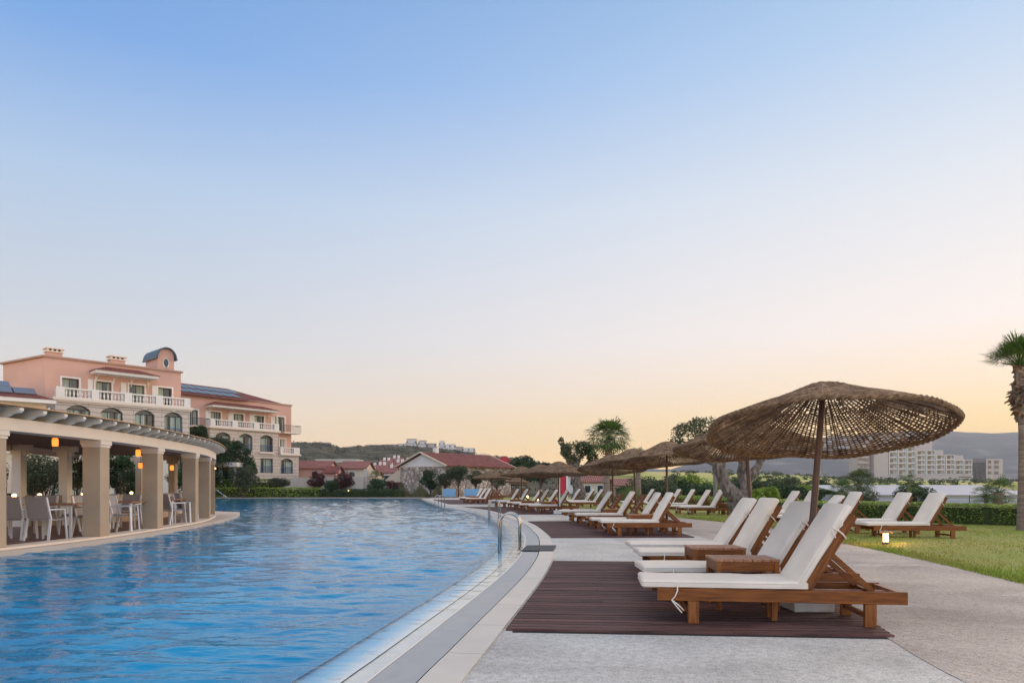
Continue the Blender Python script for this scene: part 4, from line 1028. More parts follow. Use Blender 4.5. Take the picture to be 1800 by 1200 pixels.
# pollarded olive
def thick_olive(base, label, limbs, crowns, n, leaf, seed, name='olive_tree', m=leaf_olive):
    q = random.Random(seed); t = thing(name, base, 0, label, 'tree'); tk = MB(); cm = MB()
    for (pts, r0, r1) in limbs: limb(tk, pts, r0, r1, 12, q, r0 * .22)
    for (c, rad, k) in crowns: leaves(cm, c, rad, int(n * k), leaf, q, .3)
    tk.build('trunk', bark_grey, t, smooth=True); cm.build('crown', m, t); return t
thick_olive((X_at(1014, 46), 46, 0), 'dark pollarded olive with a thick grey trunk and upswept crown',
    [([(0, 0, -.1), (.1, 0, 1.2), (-.1, 0, 2.2), (.1, .1, 3.0)], .48, .22), ([(.1, 0, 1.9), (-.5, 0, 2.8), (-.8, 0, 3.4), (-.95, 0, 4.0)], .2, .08), ([(.1, 0, 2.2), (.7, .2, 2.7), (1.0, 0, 3.2)], .16, .07), ([(0, 0, 2.4), (.3, 0, 3.3)], .15, .06)],
    [((-.1, 0, 3.55), (.85, .8, .75), .30), ((-.75, 0, 3.6), (.4, .5, .55), .16), ((-1.05, 0, 4.2), (.22, .3, .3), .04), ((.45, .1, 3.75), (.6, .6, .55), .2), ((1.05, 0, 3.15), (.42, .4, .4), .12), ((.9, .1, 3.7), (.35, .35, .3), .06), ((1.3, 0, 2.6), (.35, .4, .35), .08), ((-.4, 0, 3.0), (.4, .4, .35), .06)], 3000, .095, 5, m=leaf_olive)
# forked old olive behind the big parasol
ob = Vector((X_at(1300, 25.5), 25.5, 0))
thick_olive(tuple(ob), 'old olive tree with a twisted forked grey trunk behind the largest parasol',
    [([(0, 0, -.1), (.0, 0, .3), (-.12, 0, .75)], .46, .34), ([(-.05, 0, .6), (-.55, 0, 1.35), (-.95, 0, 2.1), (-1.5, 0, 2.6)], .30, .13), ([(.05, 0, .6), (.22, 0, 1.1), (.18, .1, 1.7), (.05, 0, 2.5), (-.1, 0, 3.1)], .27, .12), ([(.2, 0, 1.2), (.55, 0, 1.75), (.9, 0, 2.35), (1.3, 0, 2.9)], .18, .08),
     ([(-.75, 0, 1.75), (-.62, 0, 2.15), (-.5, 0, 2.7)], .16, .07), ([(-1.2, 0, 2.3), (-1.9, .2, 2.7)], .09, .05), ([(-1.5, 0, 2.6), (-2.2, 0, 2.9)], .07, .03)],
    [((-1.9, 0, 3.05), (.75, .8, .6), .2), ((-2.4, 0, 2.65), (.4, .5, .35), .08), ((-1.2, 0, 3.3), (.75, .9, .5), .18), ((-.4, 0, 3.3), (.8, .9, .5), .16), ((.6, 0, 3.2), (.8, .9, .5), .16), ((1.4, 0, 3.0), (.6, .7, .5), .1), ((-1.6, 0, 3.55), (.35, .4, .25), .05), ((-2.15, 0, 3.3), (.3, .4, .3), .05)], 4600, .06, 6)
# grey posts
o = MB().tube([(0, 0, 0), (0, 0, 2.7)], .085, 10).build('wooden_post', bark_post, loc=(X_at(1257, 31), 31, 0)); tag(o, 'round grey timber post left of the forked olive trunk', 'post', 'timber posts at the lawn edge')
o = MB().tube([(0, 0, 0), (0, 0, 2.3)], .06, 10).build('wooden_post', bark_post, loc=(X_at(1270, 39), 39, 0)); tag(o, 'thin pale timber post just right of the grey one', 'post', 'timber posts at the lawn edge')

# hedges: a dark core with a skin of leaves
def hedge(pts, wd, h0, label, seed, n_per_m=420, leaf=.028, m=leaf_hedge, z=0.0):
    q = random.Random(seed); t = thing('hedge', (0, 0, 0), 0, label, 'hedge'); core = MB(); lv = MB()
    for (a, b) in zip(pts, pts[1:]):
        a = Vector(a + (z,)); b = Vector(b + (z,)); L_ = (b - a).length
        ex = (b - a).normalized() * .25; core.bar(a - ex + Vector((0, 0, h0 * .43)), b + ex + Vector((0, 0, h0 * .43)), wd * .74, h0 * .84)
        d = (b - a).normalized(); nn = Vector((d.y, -d.x, 0))
        for _ in range(int(n_per_m * L_)):
            u = q.random() * L_; f = q.random(); bl = noise.noise(Vector((u * .9, seed, 0))) * .06 + noise.noise(Vector((u * 3.1, seed, 3))) * .04
            if f < .5: p = a + d * u + nn * q.uniform(-wd / 2, wd / 2) + Vector((0, 0, h0 + bl + q.uniform(-.05, .03)))
            else:
                zz = q.random() * h0; bl2 = noise.noise(Vector((u * 1.6, zz * 3, seed))) * .10
                p = a + d * u + nn * ((wd / 2 + bl2 + q.uniform(-.05, .03)) * (1 if f < .85 else -1)) + Vector((0, 0, zz + bl * zz / h0))
            s = leaf * q.uniform(.6, 1.4); e = Vector((q.gauss(0, 1), q.gauss(0, 1), q.gauss(0, 1))).normalized(); g = e.orthogonal().normalized()
            lv.add([p - e * s, p + g * s * .5, p + e * s, p - g * s * .5], [(0, 1, 2, 3)])
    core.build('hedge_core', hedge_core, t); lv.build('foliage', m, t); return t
hedge([(16.5, 18.6), (14.2, 20.2), (12.6, 22.6), (11.9, 24.4)], 1.2, .64, 'clipped green hedge at right behind the lawn loungers', 2, 2600, .032)
hedge([(11.7, 25.2), (11.4, 28.5), (10.7, 32), (10.2, 35), (10.4, 42)], 1.2, .60, 'long clipped hedge running back behind the forked olive', 3, 600, .045)
hedge([(-33, 73.4), (-20.5, 73.4)], 1.6, 1.0, 'low dark green hedge at the left of the far pool end', 4, 300, .09)
hedge([(-20.3, 73.5), (-12.0, 73.5)], 1.8, .85, 'dark green hedge in the middle of the far pool end', 5, 300, .09, leaf_dark)
hedge([(-33.6, 76.5), (-27.0, 76.5)], 1.5, 1.9, 'upper tier hedge by the small white pergola', 6, 260, .09)
# reeds before the stone house
rd = MB(); q = random.Random(9)
for k in range(1500):
    x = q.uniform(X_at(702, 74), X_at(775, 74)); D = q.uniform(73.6, 74.8); h = q.uniform(.5, 1.5) * (.7 + .4 * math.sin(x * 3))
    rd.add([(x - .03, D, 0), (x + .03, D, 0), (x + q.gauss(0, .12), D, h)], [(0, 1, 2)])
tag(rd.build('ornamental_grass', reeds), 'brown and green ornamental grass before the stone gable house', 'grass', kind='stuff')
rd = MB()
for k in range(2600):
    x = q.uniform(X_at(1040, 50), X_at(1110, 50)); D = q.uniform(47, 51); h = q.uniform(.8, 1.75) * (.6 + .4 * math.sin(x * 1.3 + 2))
    rd.add([(x - .025, D, 0), (x + .025, D, 0), (x + q.gauss(0, .2), D, h)], [(0, 1, 2)])
tag(rd.build('tall_grass', mat('tallgrass', (.16, .19, .05), .7, col2=(.08, .11, .03), island=.4, trans=.2)), 'tall green grass behind the striped loungers', 'grass', kind='stuff')

# individual trees and shrubs (px, D, height, crown radius, material, label, extra)
def T(px, D, h, r, label, m=leaf_olive, **k):
    z0 = terr(px, D) - .05 if D > 74 else 0
    return bush_tree(k.pop('name', 'olive_tree'), (X_at(px, D), D, z0), h, r, label, m=m, **k)
gt = 'olive trees around the pool'
T(757, 74.6, 3.4, 1.25, 'round dark olive before the stone gable wall', leaf_dark, trunk_h=.2, n=2600, leaf=.12, seed=1, group=gt)
T(806, 73.5, 3.5, 1.5, 'olive with a slim crooked trunk between the two blue panels', leaf_olive, trunk_h=.38, n=2400, leaf=.12, seed=2, group=gt, tr=.1)
T(783, 75.5, 2.9, 1.0, 'smaller olive right of the round dark one', leaf_olive, trunk_h=.35, n=1400, leaf=.12, seed=3, group=gt)
T(836, 75, 3.2, 1.0, 'thin olive behind the leftmost parasol', leaf_olive, trunk_h=.4, n=1400, leaf=.12, seed=4, group=gt)
T(873, 76, 3.0, 1.3, 'olive behind the parasols by the long tiled roof', leaf_olive, trunk_h=.35, n=1400, leaf=.12, seed=41, group=gt)
T(580, 73, 2.0, .95, 'small dark tree before the long garden wall', leaf_dark, trunk_h=.38, n=1800, leaf=.10, seed=5, tr=.09)
T(492, 75, 2.35, 1.5, 'spreading multi stemmed shrub before the hotel corner', leaf_olive, trunk_h=.4, n=2400, leaf=.10, seed=6, stems=5, tr=.09, squash=.5)
T(428, 70.5, 3.3, 1.75, 'grey green olive beside the small white pergola', leaf_olive, trunk_h=.25, n=3200, leaf=.11, seed=7, stems=2, tr=.1, group=gt)
T(404, 77.5, 7.4, 2.1, 'tall dark evergreen beside the hotel wing', leaf_dark, trunk_h=.15, n=5200, leaf=.15, seed=8, clumps=14, name='evergreen_tree')
T(431, 77.8, 6.4, 1.5, 'dark narrow evergreen against the pale stone arches', leaf_dark, trunk_h=.1, n=3600, leaf=.14, seed=9, clumps=14, name='evergreen_tree')
T(379, 76, 7.6, 2.4, 'broad dark evergreen behind the end of the curved pergola', leaf_dark, trunk_h=.1, n=5200, leaf=.15, seed=10, clumps=14, name='evergreen_tree')
T(352, 69, 8.0, 1.5, 'climbing green tree in the corner between the hotel wings', leaf_dark, trunk_h=.2, n=4600, leaf=.15, seed=12, clumps=14, name='evergreen_tree')
T(662, 75, 2.2, 1.4, 'dark bush beside the hedge, left of the stone house', leaf_dark, trunk_h=.1, n=1600, leaf=.12, seed=13, name='shrub')
T(690, 76, 2.0, 1.3, 'reddish brown bush against the cream lean-to', leaf_red, trunk_h=.1, n=1400, leaf=.12, seed=14, name='shrub')
T(557, 79, 3.2, 1.1, 'red leaved bush in front of the pink house', leaf_red, trunk_h=.25, n=1800, leaf=.12, seed=15, name='shrub')
T(604, 79, 3.3, 1.5, 'broad red leaved bush in front of the second tiled house', leaf_red, trunk_h=.25, n=2400, leaf=.12, seed=16, name='shrub')
palm((X_at(660, 77), 77, 0), 2.0, 'small palm left of the stone gable house', 16, 1.5, .22, 21, 6)
# garden trees seen through the terrace
T(77, 25.5, 2.35, 1.25, 'olive tree seen through the terrace, left of the slim white post', leaf_olive, trunk_h=.38, n=4200, leaf=.055, seed=17, tr=.05, stems=2, group=gt)
T(55, 28, 2.45, .9, 'olive tree behind the white terrace post at far left', leaf_olive, trunk_h=.35, n=2600, leaf=.055, seed=18, tr=.05, group=gt)
T(134, 25, 2.3, .85, 'olive tree between the white post and the first wide pillar', leaf_olive, trunk_h=.42, n=3000, leaf=.055, seed=19, tr=.04, stems=2, group=gt)
T(213, 28, 2.6, 1.0, 'dark olive seen between the first and second wide pillars', leaf_dark, trunk_h=.35, n=3400, leaf=.06, seed=20, tr=.05, group=gt)
T(240, 30, 2.75, 1.1, 'dark leafy tree directly left of the second wide pillar', leaf_dark, trunk_h=.2, n=3600, leaf=.06, seed=22, tr=.05)
T(330, 33, 2.7, 1.0, 'dark leafy tree seen between the last terrace pillars', leaf_dark, trunk_h=.2, n=2600, leaf=.07, seed=24, tr=.05)
T(8, 27, 2.4, 1.1, 'dark bush at the far left behind the terrace', leaf_dark, trunk_h=.1, n=2600, leaf=.06, seed=25, tr=.05)
T(925, 92, 5.4, 3.0, 'large spreading green tree above the parasol row', leaf_dark, trunk_h=.3, n=4200, leaf=.19, seed=26, clumps=14, squash=.6, name='broadleaf_tree')
T(952, 97, 4.6, 2.2, 'broad green tree right of the largest one above the parasols', leaf_dark, trunk_h=.3, n=2600, leaf=.18, seed=27, name='broadleaf_tree')
T(895, 100, 3.6, 1.8, 'smaller green tree beside the red roofed cabin', leaf_dark, trunk_h=.3, n=1800, leaf=.18, seed=28, name='broadleaf_tree')
# right hand middle ground
palm((X_at(1479, 42), 42, 0), .95, 'squat green palm left of its paler taller neighbour', 30, 1.05, .16, 31, 8, m=leaf_palm)
palm((X_at(1510, 46), 46, 0), 1.45, 'pale feathery palm at the left end of the white shed roof', 46, 1.45, .2, 32, 8, m=leaf_pale)
palm((X_at(1597, 40), 40, 0), 1.45, 'young palm with a thin trunk before the white shed', 16, .95, .08, 33, 6)
T(1608, 40.8, 1.35, 1.35, 'round dark bush behind the young palm', leaf_dark, trunk_h=.05, n=3200, leaf=.07, seed=34, name='shrub')
palm((X_at(1755, 36), 36, 0), .95, 'bushy palm at right, the taller of a pair before the white shed', 26, 1.15, .24, 35, 20)
palm((X_at(1735, 37), 37, 0), .75, 'low palm leaning left of the bushy palm at right', 20, .9, .12, 36, 8, lean=(-.1, 0))
T(1520, 31, .95, .75, 'grey green shrub behind the hedge at right', leaf_olive, trunk_h=.1, n=1200, leaf=.05, seed=37, name='shrub')
gs = 'shrubs in the field beyond the lawn'
q = random.Random(77)
spots = [(1130, 62, 3.2, 2.2), (1152, 58, 2.6, 1.9), (1200, 60, 2.9, 1.5), (1207, 72, 3.9, 2.0), (1225, 66, 2.3, 1.8), (1178, 55, 1.9, 1.5), (1240, 50, 1.7, 1.6), (1345, 48, 1.9, 1.3), (1372, 55, 2.4, 1.4), (1330, 60, 2.8, 1.4), (1395, 50, 1.8, 1.3), (1415, 58, 1.9, 1.6), (1425, 46, 1.5, 1.1), (1365, 70, 2.5, 1.5), (1455, 52, 1.6, 1.2), (1320, 42, 1.4, 1.2), (1285, 45, 1.5, 1.1), (1165, 80, 3.0, 2.2), (1140, 90, 3.4, 2.6), (1250, 85, 3.2, 2.4), (1300, 90, 3.0, 2.2), (1410, 85, 2.4, 2.0), (1100, 75, 2.4, 1.8), (1085, 85, 2.6, 2.0), (1355, 110, 2.6, 2.4), (1390, 120, 2.6, 2.6), (1440, 115, 2.4, 2.2), (1550, 105, 2.2, 1.8), (1050, 95, 2.8, 2.4), (1190, 120, 3.2, 3.0)]
sizes = ['small', 'low', 'broad', 'rounded', 'wind blown', 'tall']
for i, (px, D, h, r) in enumerate(spots):
    mm_ = [leaf_dark, leaf_olive, leaf_dark, leaf_hedge][i % 4]; tone = ['dark green', 'grey green', 'deep green', 'yellow green'][i % 4]
    side = 'left of the forked olive' if px < 1255 else ('behind the forked olive' if px < 1345 else ('just left of the big parasol pole' if px < 1440 else 'right of the big parasol pole'))
    ords = ['first', 'second', 'third', 'fourth', 'fifth', 'sixth', 'seventh', 'eighth', 'ninth', 'tenth', 'eleventh', 'twelfth', 'thirteenth']
    same = sorted([s[1] for s in spots if ((s[0] < 1255) == (px < 1255)) and ((s[0] < 1345) == (px < 1345)) and ((s[0] < 1440) == (px < 1440))])
    T(px, D, h * .62, r, '%s shrub %s, %s nearest' % (tone, side, ords[min(same.index(D), 12)]), mm_, trunk_h=.08, n=1500, leaf=.05 + .0012 * D, seed=100 + i, name='shrub', group=gs, clumps=8)
# distant bushes on the field crest and hillside scrub: nobody could count them
sc_ = MB()
for k in range(420):
    px = q.uniform(1180, 1800); D = q.uniform(150, 262); x = X_at(px, D); z = terr(px, D) - .1; s = q.uniform(.5, 1.5) * (.6 if D < 230 else 1)
    if k % 3 and not (D > 245 or noise.noise(Vector((x / 14, D / 14, 1))) > .15): continue
    leaves(sc_, (x, D, z + s * .5), (s * 1.4, s * 1.2, s * .6), 26, .38, q)
tag(sc_.build('field_scrub', leaf_olive), 'low bushes dotted over the dry field', 'scrub', kind='stuff')
sc_ = MB()
for k in range(1700):
    px = q.uniform(-100, 1090); D = 110 + 345 * q.random() ** .8; x = X_at(px, D); z = terr(px, D) - .7; s = q.uniform(.6, 1.7)
    if D < 150 and px > 500 and q.random() < .6: continue
    leaves(sc_, (x, D, z + s * .35), (s * 1.7, s * 1.3, s * .6), 16, .55 + D * .0006, q)
tag(sc_.build('hillside_scrub', mat('leaf_scrub', (.075, .072, .045), .8, col2=(.04, .045, .03), vscale=.3, island=.5)), 'dark olive scrub covering the hillside', 'scrub', kind='stuff')

# ------------------------------------------------------------------ buildings
class Fc:
    """a facade plane: s runs along it, out points towards the pool"""
    def __init__(f, O, d):
        f.O = Vector(O); f.d = Vector(d).normalized(); f.n = Vector((f.d.y, -f.d.x))
    def s(f, px, out=0):
        m = (px - CX) / F; o = f.O + f.n * out
        return (m * o.y - o.x) / (f.d.x - m * f.d.y)
    def D(f, px, out=0): return (f.O + f.n * out + f.d * f.s(px, out)).y
    def z(f, px, py, out=0): return H + (HY - py) / F * f.D(px, out)
    def p(f, s, z, out=0):
        q_ = f.O + f.d * s + f.n * out; return Vector((q_.x, q_.y, z))
    def M(f, s=0, z=0, out=0):
        o = f.p(s, z, out); return Matrix(((f.d.x, f.n.x, 0, o.x), (f.d.y, f.n.y, 0, o.y), (0, 0, 1, o.z), (0, 0, 0, 1)))
def wall(mb, f, s0, s1, z0, z1, ops, out=0, dep=.35):
    """ops: (a, b, zb, zt, rise). Faces carry uv in metres"""
    def quad(a, b, c, d_): mb.add([f.p(a[0], a[1], out), f.p(b[0], b[1], out), f.p(c[0], c[1], out), f.p(d_[0], d_[1], out)], [(0, 1, 2, 3)], [a, b, c, d_])
    def rev(a, b):
        mb.add([f.p(a[0], a[1], out), f.p(b[0], b[1], out), f.p(b[0], b[1], out - dep), f.p(a[0], a[1], out - dep)], [(0, 1, 2, 3)], [a, b, (b[0] + dep, b[1]), (a[0] + dep, a[1])])
    cuts = sorted(set([s0, s1] + [x for o in ops for x in o[:2]]))
    for a, b in zip(cuts, cuts[1:]):
        here = sorted([o for o in ops if o[0] <= a + 1e-6 and o[1] >= b - 1e-6], key=lambda o: o[2])
        if not here: quad((a, z0), (b, z0), (b, z1), (a, z1)); continue
        lo = z0
        for i, (oa, ob, zb, zt, ri) in enumerate(here):
            if zb > lo + .001 and i == 0: quad((a, lo), (b, lo), (b, zb), (a, zb))
            rev((a, zb), (b, zb)); hi = here[i + 1][2] if i + 1 < len(here) else z1
            K = 10 if ri else 1
            top = lambda s_: zt - ri * (2 * (s_ - (oa + ob) / 2) / (ob - oa)) ** 2
            for k in range(K):
                u = a + (b - a) * k / K; v = a + (b - a) * (k + 1) / K
                quad((u, top(u)), (v, top(v)), (v, hi), (u, hi)); rev((u, top(u)), (v, top(v)))
            if abs(a - oa) < 1e-6: rev((a, zb), (a, top(a)))
            if abs(b - ob) < 1e-6: rev((b, zb), (b, top(b)))
            lo = zt
    return mb
def window(par, f, a, b, zb, zt, out, div=2, rail=False, fr=trim_white, shut=None, rise=0, open_=.4, surround=0):
    M = f.M(0, 0, out)
    fm = MB(); t = .06
    zf = zt - rise * .9
    for (x0, x1, u0, u1) in ((a, a + t, zb, zt), (b - t, b, zb, zt), (a + t, b - t, zb, zb + t), (a + t, b - t, zf - t, zf)): fm.box(x0, x1, -.31, -.25, u0, u1, M)
    for k in range(1, div): x = a + (b - a) * k / div; fm.box(x - .025, x + .025, -.309, -.252, zb + t, zf - t, M)
    if surround:
        g = surround
        sm_ = MB()
        for (x0, x1, u0, u1) in ((a - g, a, zb, zt + g), (b, b + g, zb, zt + g), (a, b, zt, zt + g)): sm_.box(x0, x1, -.02, .04, u0, u1, M)
    w_ = fm.build('window', fr, par)
    if surround: sm_.build('surround', trim_white, w_)
    MB().box(a, b, -.345, -.33, zb, zt, M).build('pane', glassdark, w_)
    c = MB(); q_ = random.Random(int(a * 100 + zb * 7)); side = q_.random() < .5; wd = (b - a) * q_.uniform(.35, .62)
    c.box(a + t if side else b - t - wd, a + t + wd if side else b - t, -.328, -.315, zb + t, zf - t, M)
    if q_.random() < .6: c.box(b - t - (b - a) * .15 if side else a + t, b - t if side else a + t + (b - a) * .15, -.328, -.315, zb + t, zf - t, M)
    c.build('curtain', curtain, w_)
    if rail:
        r_ = MB(); r_.box(a, b, -.10, -.07, zb + .82, zb + .87, M)
        n = max(5, int((b - a) / .13))
        for k in range(n + 1): x = a + (b - a) * k / n; r_.box(x - .012, x + .012, -.095, -.075, zb, zb + .82, M)
        r_.build('railing', rail_blue, w_)
    return w_
def balustrade(par, f, s0, s1, z, out, posts, h=.85, name='balustrade'):
    M = f.M(0, 0, out); m1 = MB()
    m1.box(s0, s1, -.14, .14, z, z + .08, M).box(s0, s1, -.16, .16, z + h - .12, z + h, M)
    for a, b in posts: m1.box(a, b, -.18, .18, z, z + h + .03, M)
    ps = sorted(posts)
    for (a0, a1), (b0, b1) in zip(ps, ps[1:]):
        n = max(2, int((b0 - a1) / .27))
        for k in range(n):
            s_ = a1 + (b0 - a1) * (k + .5) / n; c = f.p(s_, z, out)
            m1.lathe([(.045, .08), (.05, .12), (.03, .17), (.075, .30), (.085, .38), (.055, .52), (.035, .60), (.055, h - .15), (.055, h - .12)], 7, tuple(c))
    return m1.build(name, trim_white, par)
def canopy_roof(par, f, s0, s1, z0, out0, out1, rise=.55):
    M = f.M(0, 0, 0)
    c = MB().box(s0, s1, out0, out1, z0, z0 + .26, M)
    r_ = c.build('door_canopy', trim_white, par)
    e = .15
    v = [f.p(s0 - e, z0 + .262, out1 + e), f.p(s1 + e, z0 + .262, out1 + e), f.p(s1 - 1.2, z0 + .26 + rise, out0), f.p(s0 + 1.2, z0 + .26 + rise, out0), f.p(s0 - e, z0 + .262, out0), f.p(s1 + e, z0 + .262, out0)]
    MB().add(v, [(0, 1, 2, 3), (0, 3, 4), (1, 5, 2), (0, 4, 5, 1)], [(0, 0), (s1 - s0, 0), (s1 - s0 - 1, 2), (1, 2), (-1, 1), (s1 - s0 + 1, 1)]).build('roof', tiles_red, r_)
    b_ = MB(); n = 4
    for k in range(n):
        s_ = s0 + .4 + (s1 - s0 - .8) * k / (n - 1)
        b_.tube([f.p(s_, z0 - .75, out0 + .05), f.p(s_, z0 - .25, out0 + .35), f.p(s_, z0 + .01, out1 - .25)], .035, 5).tube([f.p(s_, z0 - .75, out0 + .05), f.p(s_, z0 + .01, out0 + .05)], .035, 5)
    b_.build('brackets', trim_white, r_)
def shutter(par, f, s0, s1, z0, z1, out):
    MB().box(s0, s1, 0, .05, z0, z1, f.M(0, 0, out)).build('shutter', trim_white, par)

# ---- hotel
hotel = thing('hotel_building', (-38, 60, 0), 0, 'large pink and cream hotel with arched windows, white balustrades and a blue domed turret', 'hotel')
B0 = bpy.data.objects.new('x', None)
class HP:  # parts of the hotel are modelled in world coordinates
    pass
f1 = Fc((-38.0, 56.8), (.676, .74)); SB = -1.6
ops1 = []; 
for (a, b) in ((117, 159), (178, 216), (237, 272), (289, 321)): ops1.append((f1.s(a), f1.s(b), 5.75, 8.1, .42))
low1 = [(a, b, 1.9, 4.6, .0) for (a, b, _, _, _) in ops1]
sE = f1.s(333)
hot_parts = []
def hp(o): 
    hot_parts.append(o); return o
class _P: pass
HRoot = hotel
wb = MB(); wall(wb, f1, 0, sE, 0, 8.38, low1 + ops1, 0)
wb.add([f1.p(0, 0, 0), f1.p(0, 0, SB), f1.p(0, 8.38, SB), f1.p(0, 8.38, 0)], [(0, 1, 2, 3)], [(0, 0), (1.6, 0), (1.6, 8.4), (0, 8.4)])
wb.add([f1.p(sE, 0, 0), f1.p(sE, 0, -8), f1.p(sE, 8.38, -8), f1.p(sE, 8.38, 0)], [(0, 1, 2, 3)], [(0, 0), (8, 0), (8, 8.4), (0, 8.4)])
wb.build('lower_wall', stone_course, HRoot)
MB().box(-.25, sE + .25, -1.75, .30, 8.38, 8.62, f1.M()).box(-.15, sE + .15, -1.7, .18, 8.24, 8.379, f1.M()).build('cornice', trim, HRoot)
ks = MB()
for (a, b, zb, zt, ri) in ops1: 
    m_ = (a + b) / 2; ks.box(m_ - .18, m_ + .18, .0, .07, zt, zt + .14, f1.M())
ks.build('keystones', trim, HRoot)
sP = lambda a, b, o=.0: (f1.s(a, o), f1.s(b, o))
balustrade(HRoot, f1, 0, sE, 8.62, .05, [(0, .62)] + [sP(a, b) for a, b in ((160, 173), (218, 231), (273, 285))] + [(sE - .55, sE)])
u0, u1 = 0.0, f1.s(318, SB)
ops1u = [(f1.s(a, SB), f1.s(b, SB), 8.62, 10.5, 0) for a, b in ((109, 139), (168, 196), (227, 254), (278, 302))]
wu = MB(); wall(wu, f1, -.35, u1, 8.3, 12.1, ops1u, SB, .3)
LS = Vector((-45.7, 61.3)); c0 = f1.p(-.35, 0, SB)
wu.add([(LS.x, LS.y, 0), (c0.x, c0.y, 0), (c0.x, c0.y, 12.1), (LS.x, LS.y, 12.1)], [(0, 1, 2, 3)])
c1 = f1.p(u1, 0, SB); wu.add([(c1.x, c1.y, 0), (c1.x - 9, c1.y + 8.2, 0), (c1.x - 9, c1.y + 8.2, 12.1), (c1.x, c1.y, 12.1)], [(0, 1, 2, 3)])
wu.build('upper_wall', plaster_pink, HRoot)
cn = MB().box(-.5, u1 + .15, SB - .3, SB + .16, 12.1, 12.26, f1.M())
a_ = Vector((LS.x, LS.y, 12.18)); b_ = Vector((c0.x, c0.y, 12.18)); cn.bar(a_ + Vector((-.1, 0, 0)), b_, .42, .155)
cn.add([f1.p(-.4, 12.12, SB - .1), f1.p(u1, 12.12, SB - .1), f1.p(u1, 12.12, -13), (-46, 70, 12.12), (LS.x, LS.y, 12.12)], [(0, 1, 2, 3, 4)])
cn.build('roof_parapet', parapet_m, HRoot)
for (a, b, zb, zt, ri) in ops1: window(HRoot, f1, a, b, zb, zt, 0, 3, True, dark_metal, rise=ri)
for (a, b, zb, zt, ri) in low1: window(HRoot, f1, a, b, zb, zt, 0, 3, False, dark_metal)
for (a, b, zb, zt, ri) in ops1u:
    window(HRoot, f1, a, b, zb, zt, SB, 2, False, dark_metal, surround=.14)
for (a, b) in ((154, 163), (212, 222), (267, 275)): shutter(HRoot, f1, f1.s(a, SB), f1.s(b, SB), 8.7, 10.6, SB + .01)
canopy_roof(HRoot, f1, f1.s(163, SB + .6), f1.s(272, SB + .6), 11.05, SB + .001, SB + 1.5)
# turret with barrel roof
sa, sb2 = f1.s(277, -2.2), f1.s(306, -2.2)
tr_ = MB().box(sa, sb2, -5.2, -2.2, 12.0, 13.5, f1.M())
K = 12; mid = (sa + sb2) / 2; rw = (sb2 - sa) / 2
for o1 in (-2.2, -5.2):
    vs = [f1.p(mid + rw * math.cos(math.pi * k / K), 13.5 + .95 * math.sin(math.pi * k / K), o1) for k in range(K + 1)]; tr_.add(vs, [tuple(range(K + 1))])
turret = tr_.build('turret', plaster_pink, HRoot)
br = MB(); rw2 = rw + .17
ring = []
for o1, e in ((-1.9, 0), (-5.5, 0)):
    for rr_, zz in ((rw2, 1.04), (rw2 - .1, .93)):
        ring.append([f1.p(mid + rr_ * math.cos(math.pi * k / K), 13.42 + zz * math.sin(math.pi * k / K), o1) for k in range(K + 1)])
vs = [v for r_ in ring for v in r_]; n = K + 1
fs = []
for k in range(K):
    fs += [(k, k + 1, 2 * n + k + 1, 2 * n + k), (n + k, 3 * n + k, 3 * n + k + 1, n + k + 1), (k, n + k, n + k + 1, k + 1), (2 * n + k, 2 * n + k + 1, 3 * n + k + 1, 3 * n + k)]
br.add(vs, fs); br.box(mid - rw2 - .05, mid - rw2 + .10, -5.5, -1.9, 13.30, 13.44, f1.M()).box(mid + rw2 - .10, mid + rw2 + .05, -5.5, -1.9, 13.30, 13.44, f1.M())
br.build('barrel_roof', roof_blue, turret)
em = MB(); zc = 12.95
em.add([f1.p(mid + .30 * math.cos(R(a)), zc + .52 * math.sin(R(a)), -2.17) for a in range(0, 360, 20)], [tuple(range(18))])
em.build('emblem_border', trim, turret)
em = MB(); q = random.Random(2)
em.add([f1.p(mid + .22 * math.cos(R(a)), zc + .06 + .38 * math.sin(R(a)), -2.15) for a in range(0, 360, 20)], [tuple(range(18))])
em.bar(f1.p(mid - .1, zc - .45, -2.14), f1.p(mid + .12, zc - .25, -2.14), .05, .02).bar(f1.p(mid + .1, zc - .5, -2.14), f1.p(mid - .06, zc - .25, -2.14), .05, .02)
em.build('emblem', roof_blue, turret)
for (a, b, o1) in ((81, 112, -2.6), (193, 222, -2.6)):
    s0, s1 = f1.s(a, o1), f1.s(b, o1); M = f1.M(0, 0, o1)
    ch = MB().box(s0 + .1, s1 - .1, -.9, 0, 12.0, 12.75, M)
    c_ = ch.build('chimney', plaster_pink, HRoot)
    cp = MB().box(s0, s1, -1.0, .1, 12.751, 12.84, M).box(s0 - .05, s1 + .05, -1.05, .15, 13.02, 13.12, M)
    for k in range(4): x = s0 + .08 + (s1 - s0 - .3) * k / 3; cp.box(x, x + .14, -.9, 0.02, 12.842, 13.018, M)
    cp.build('chimney_cap', trim, c_)
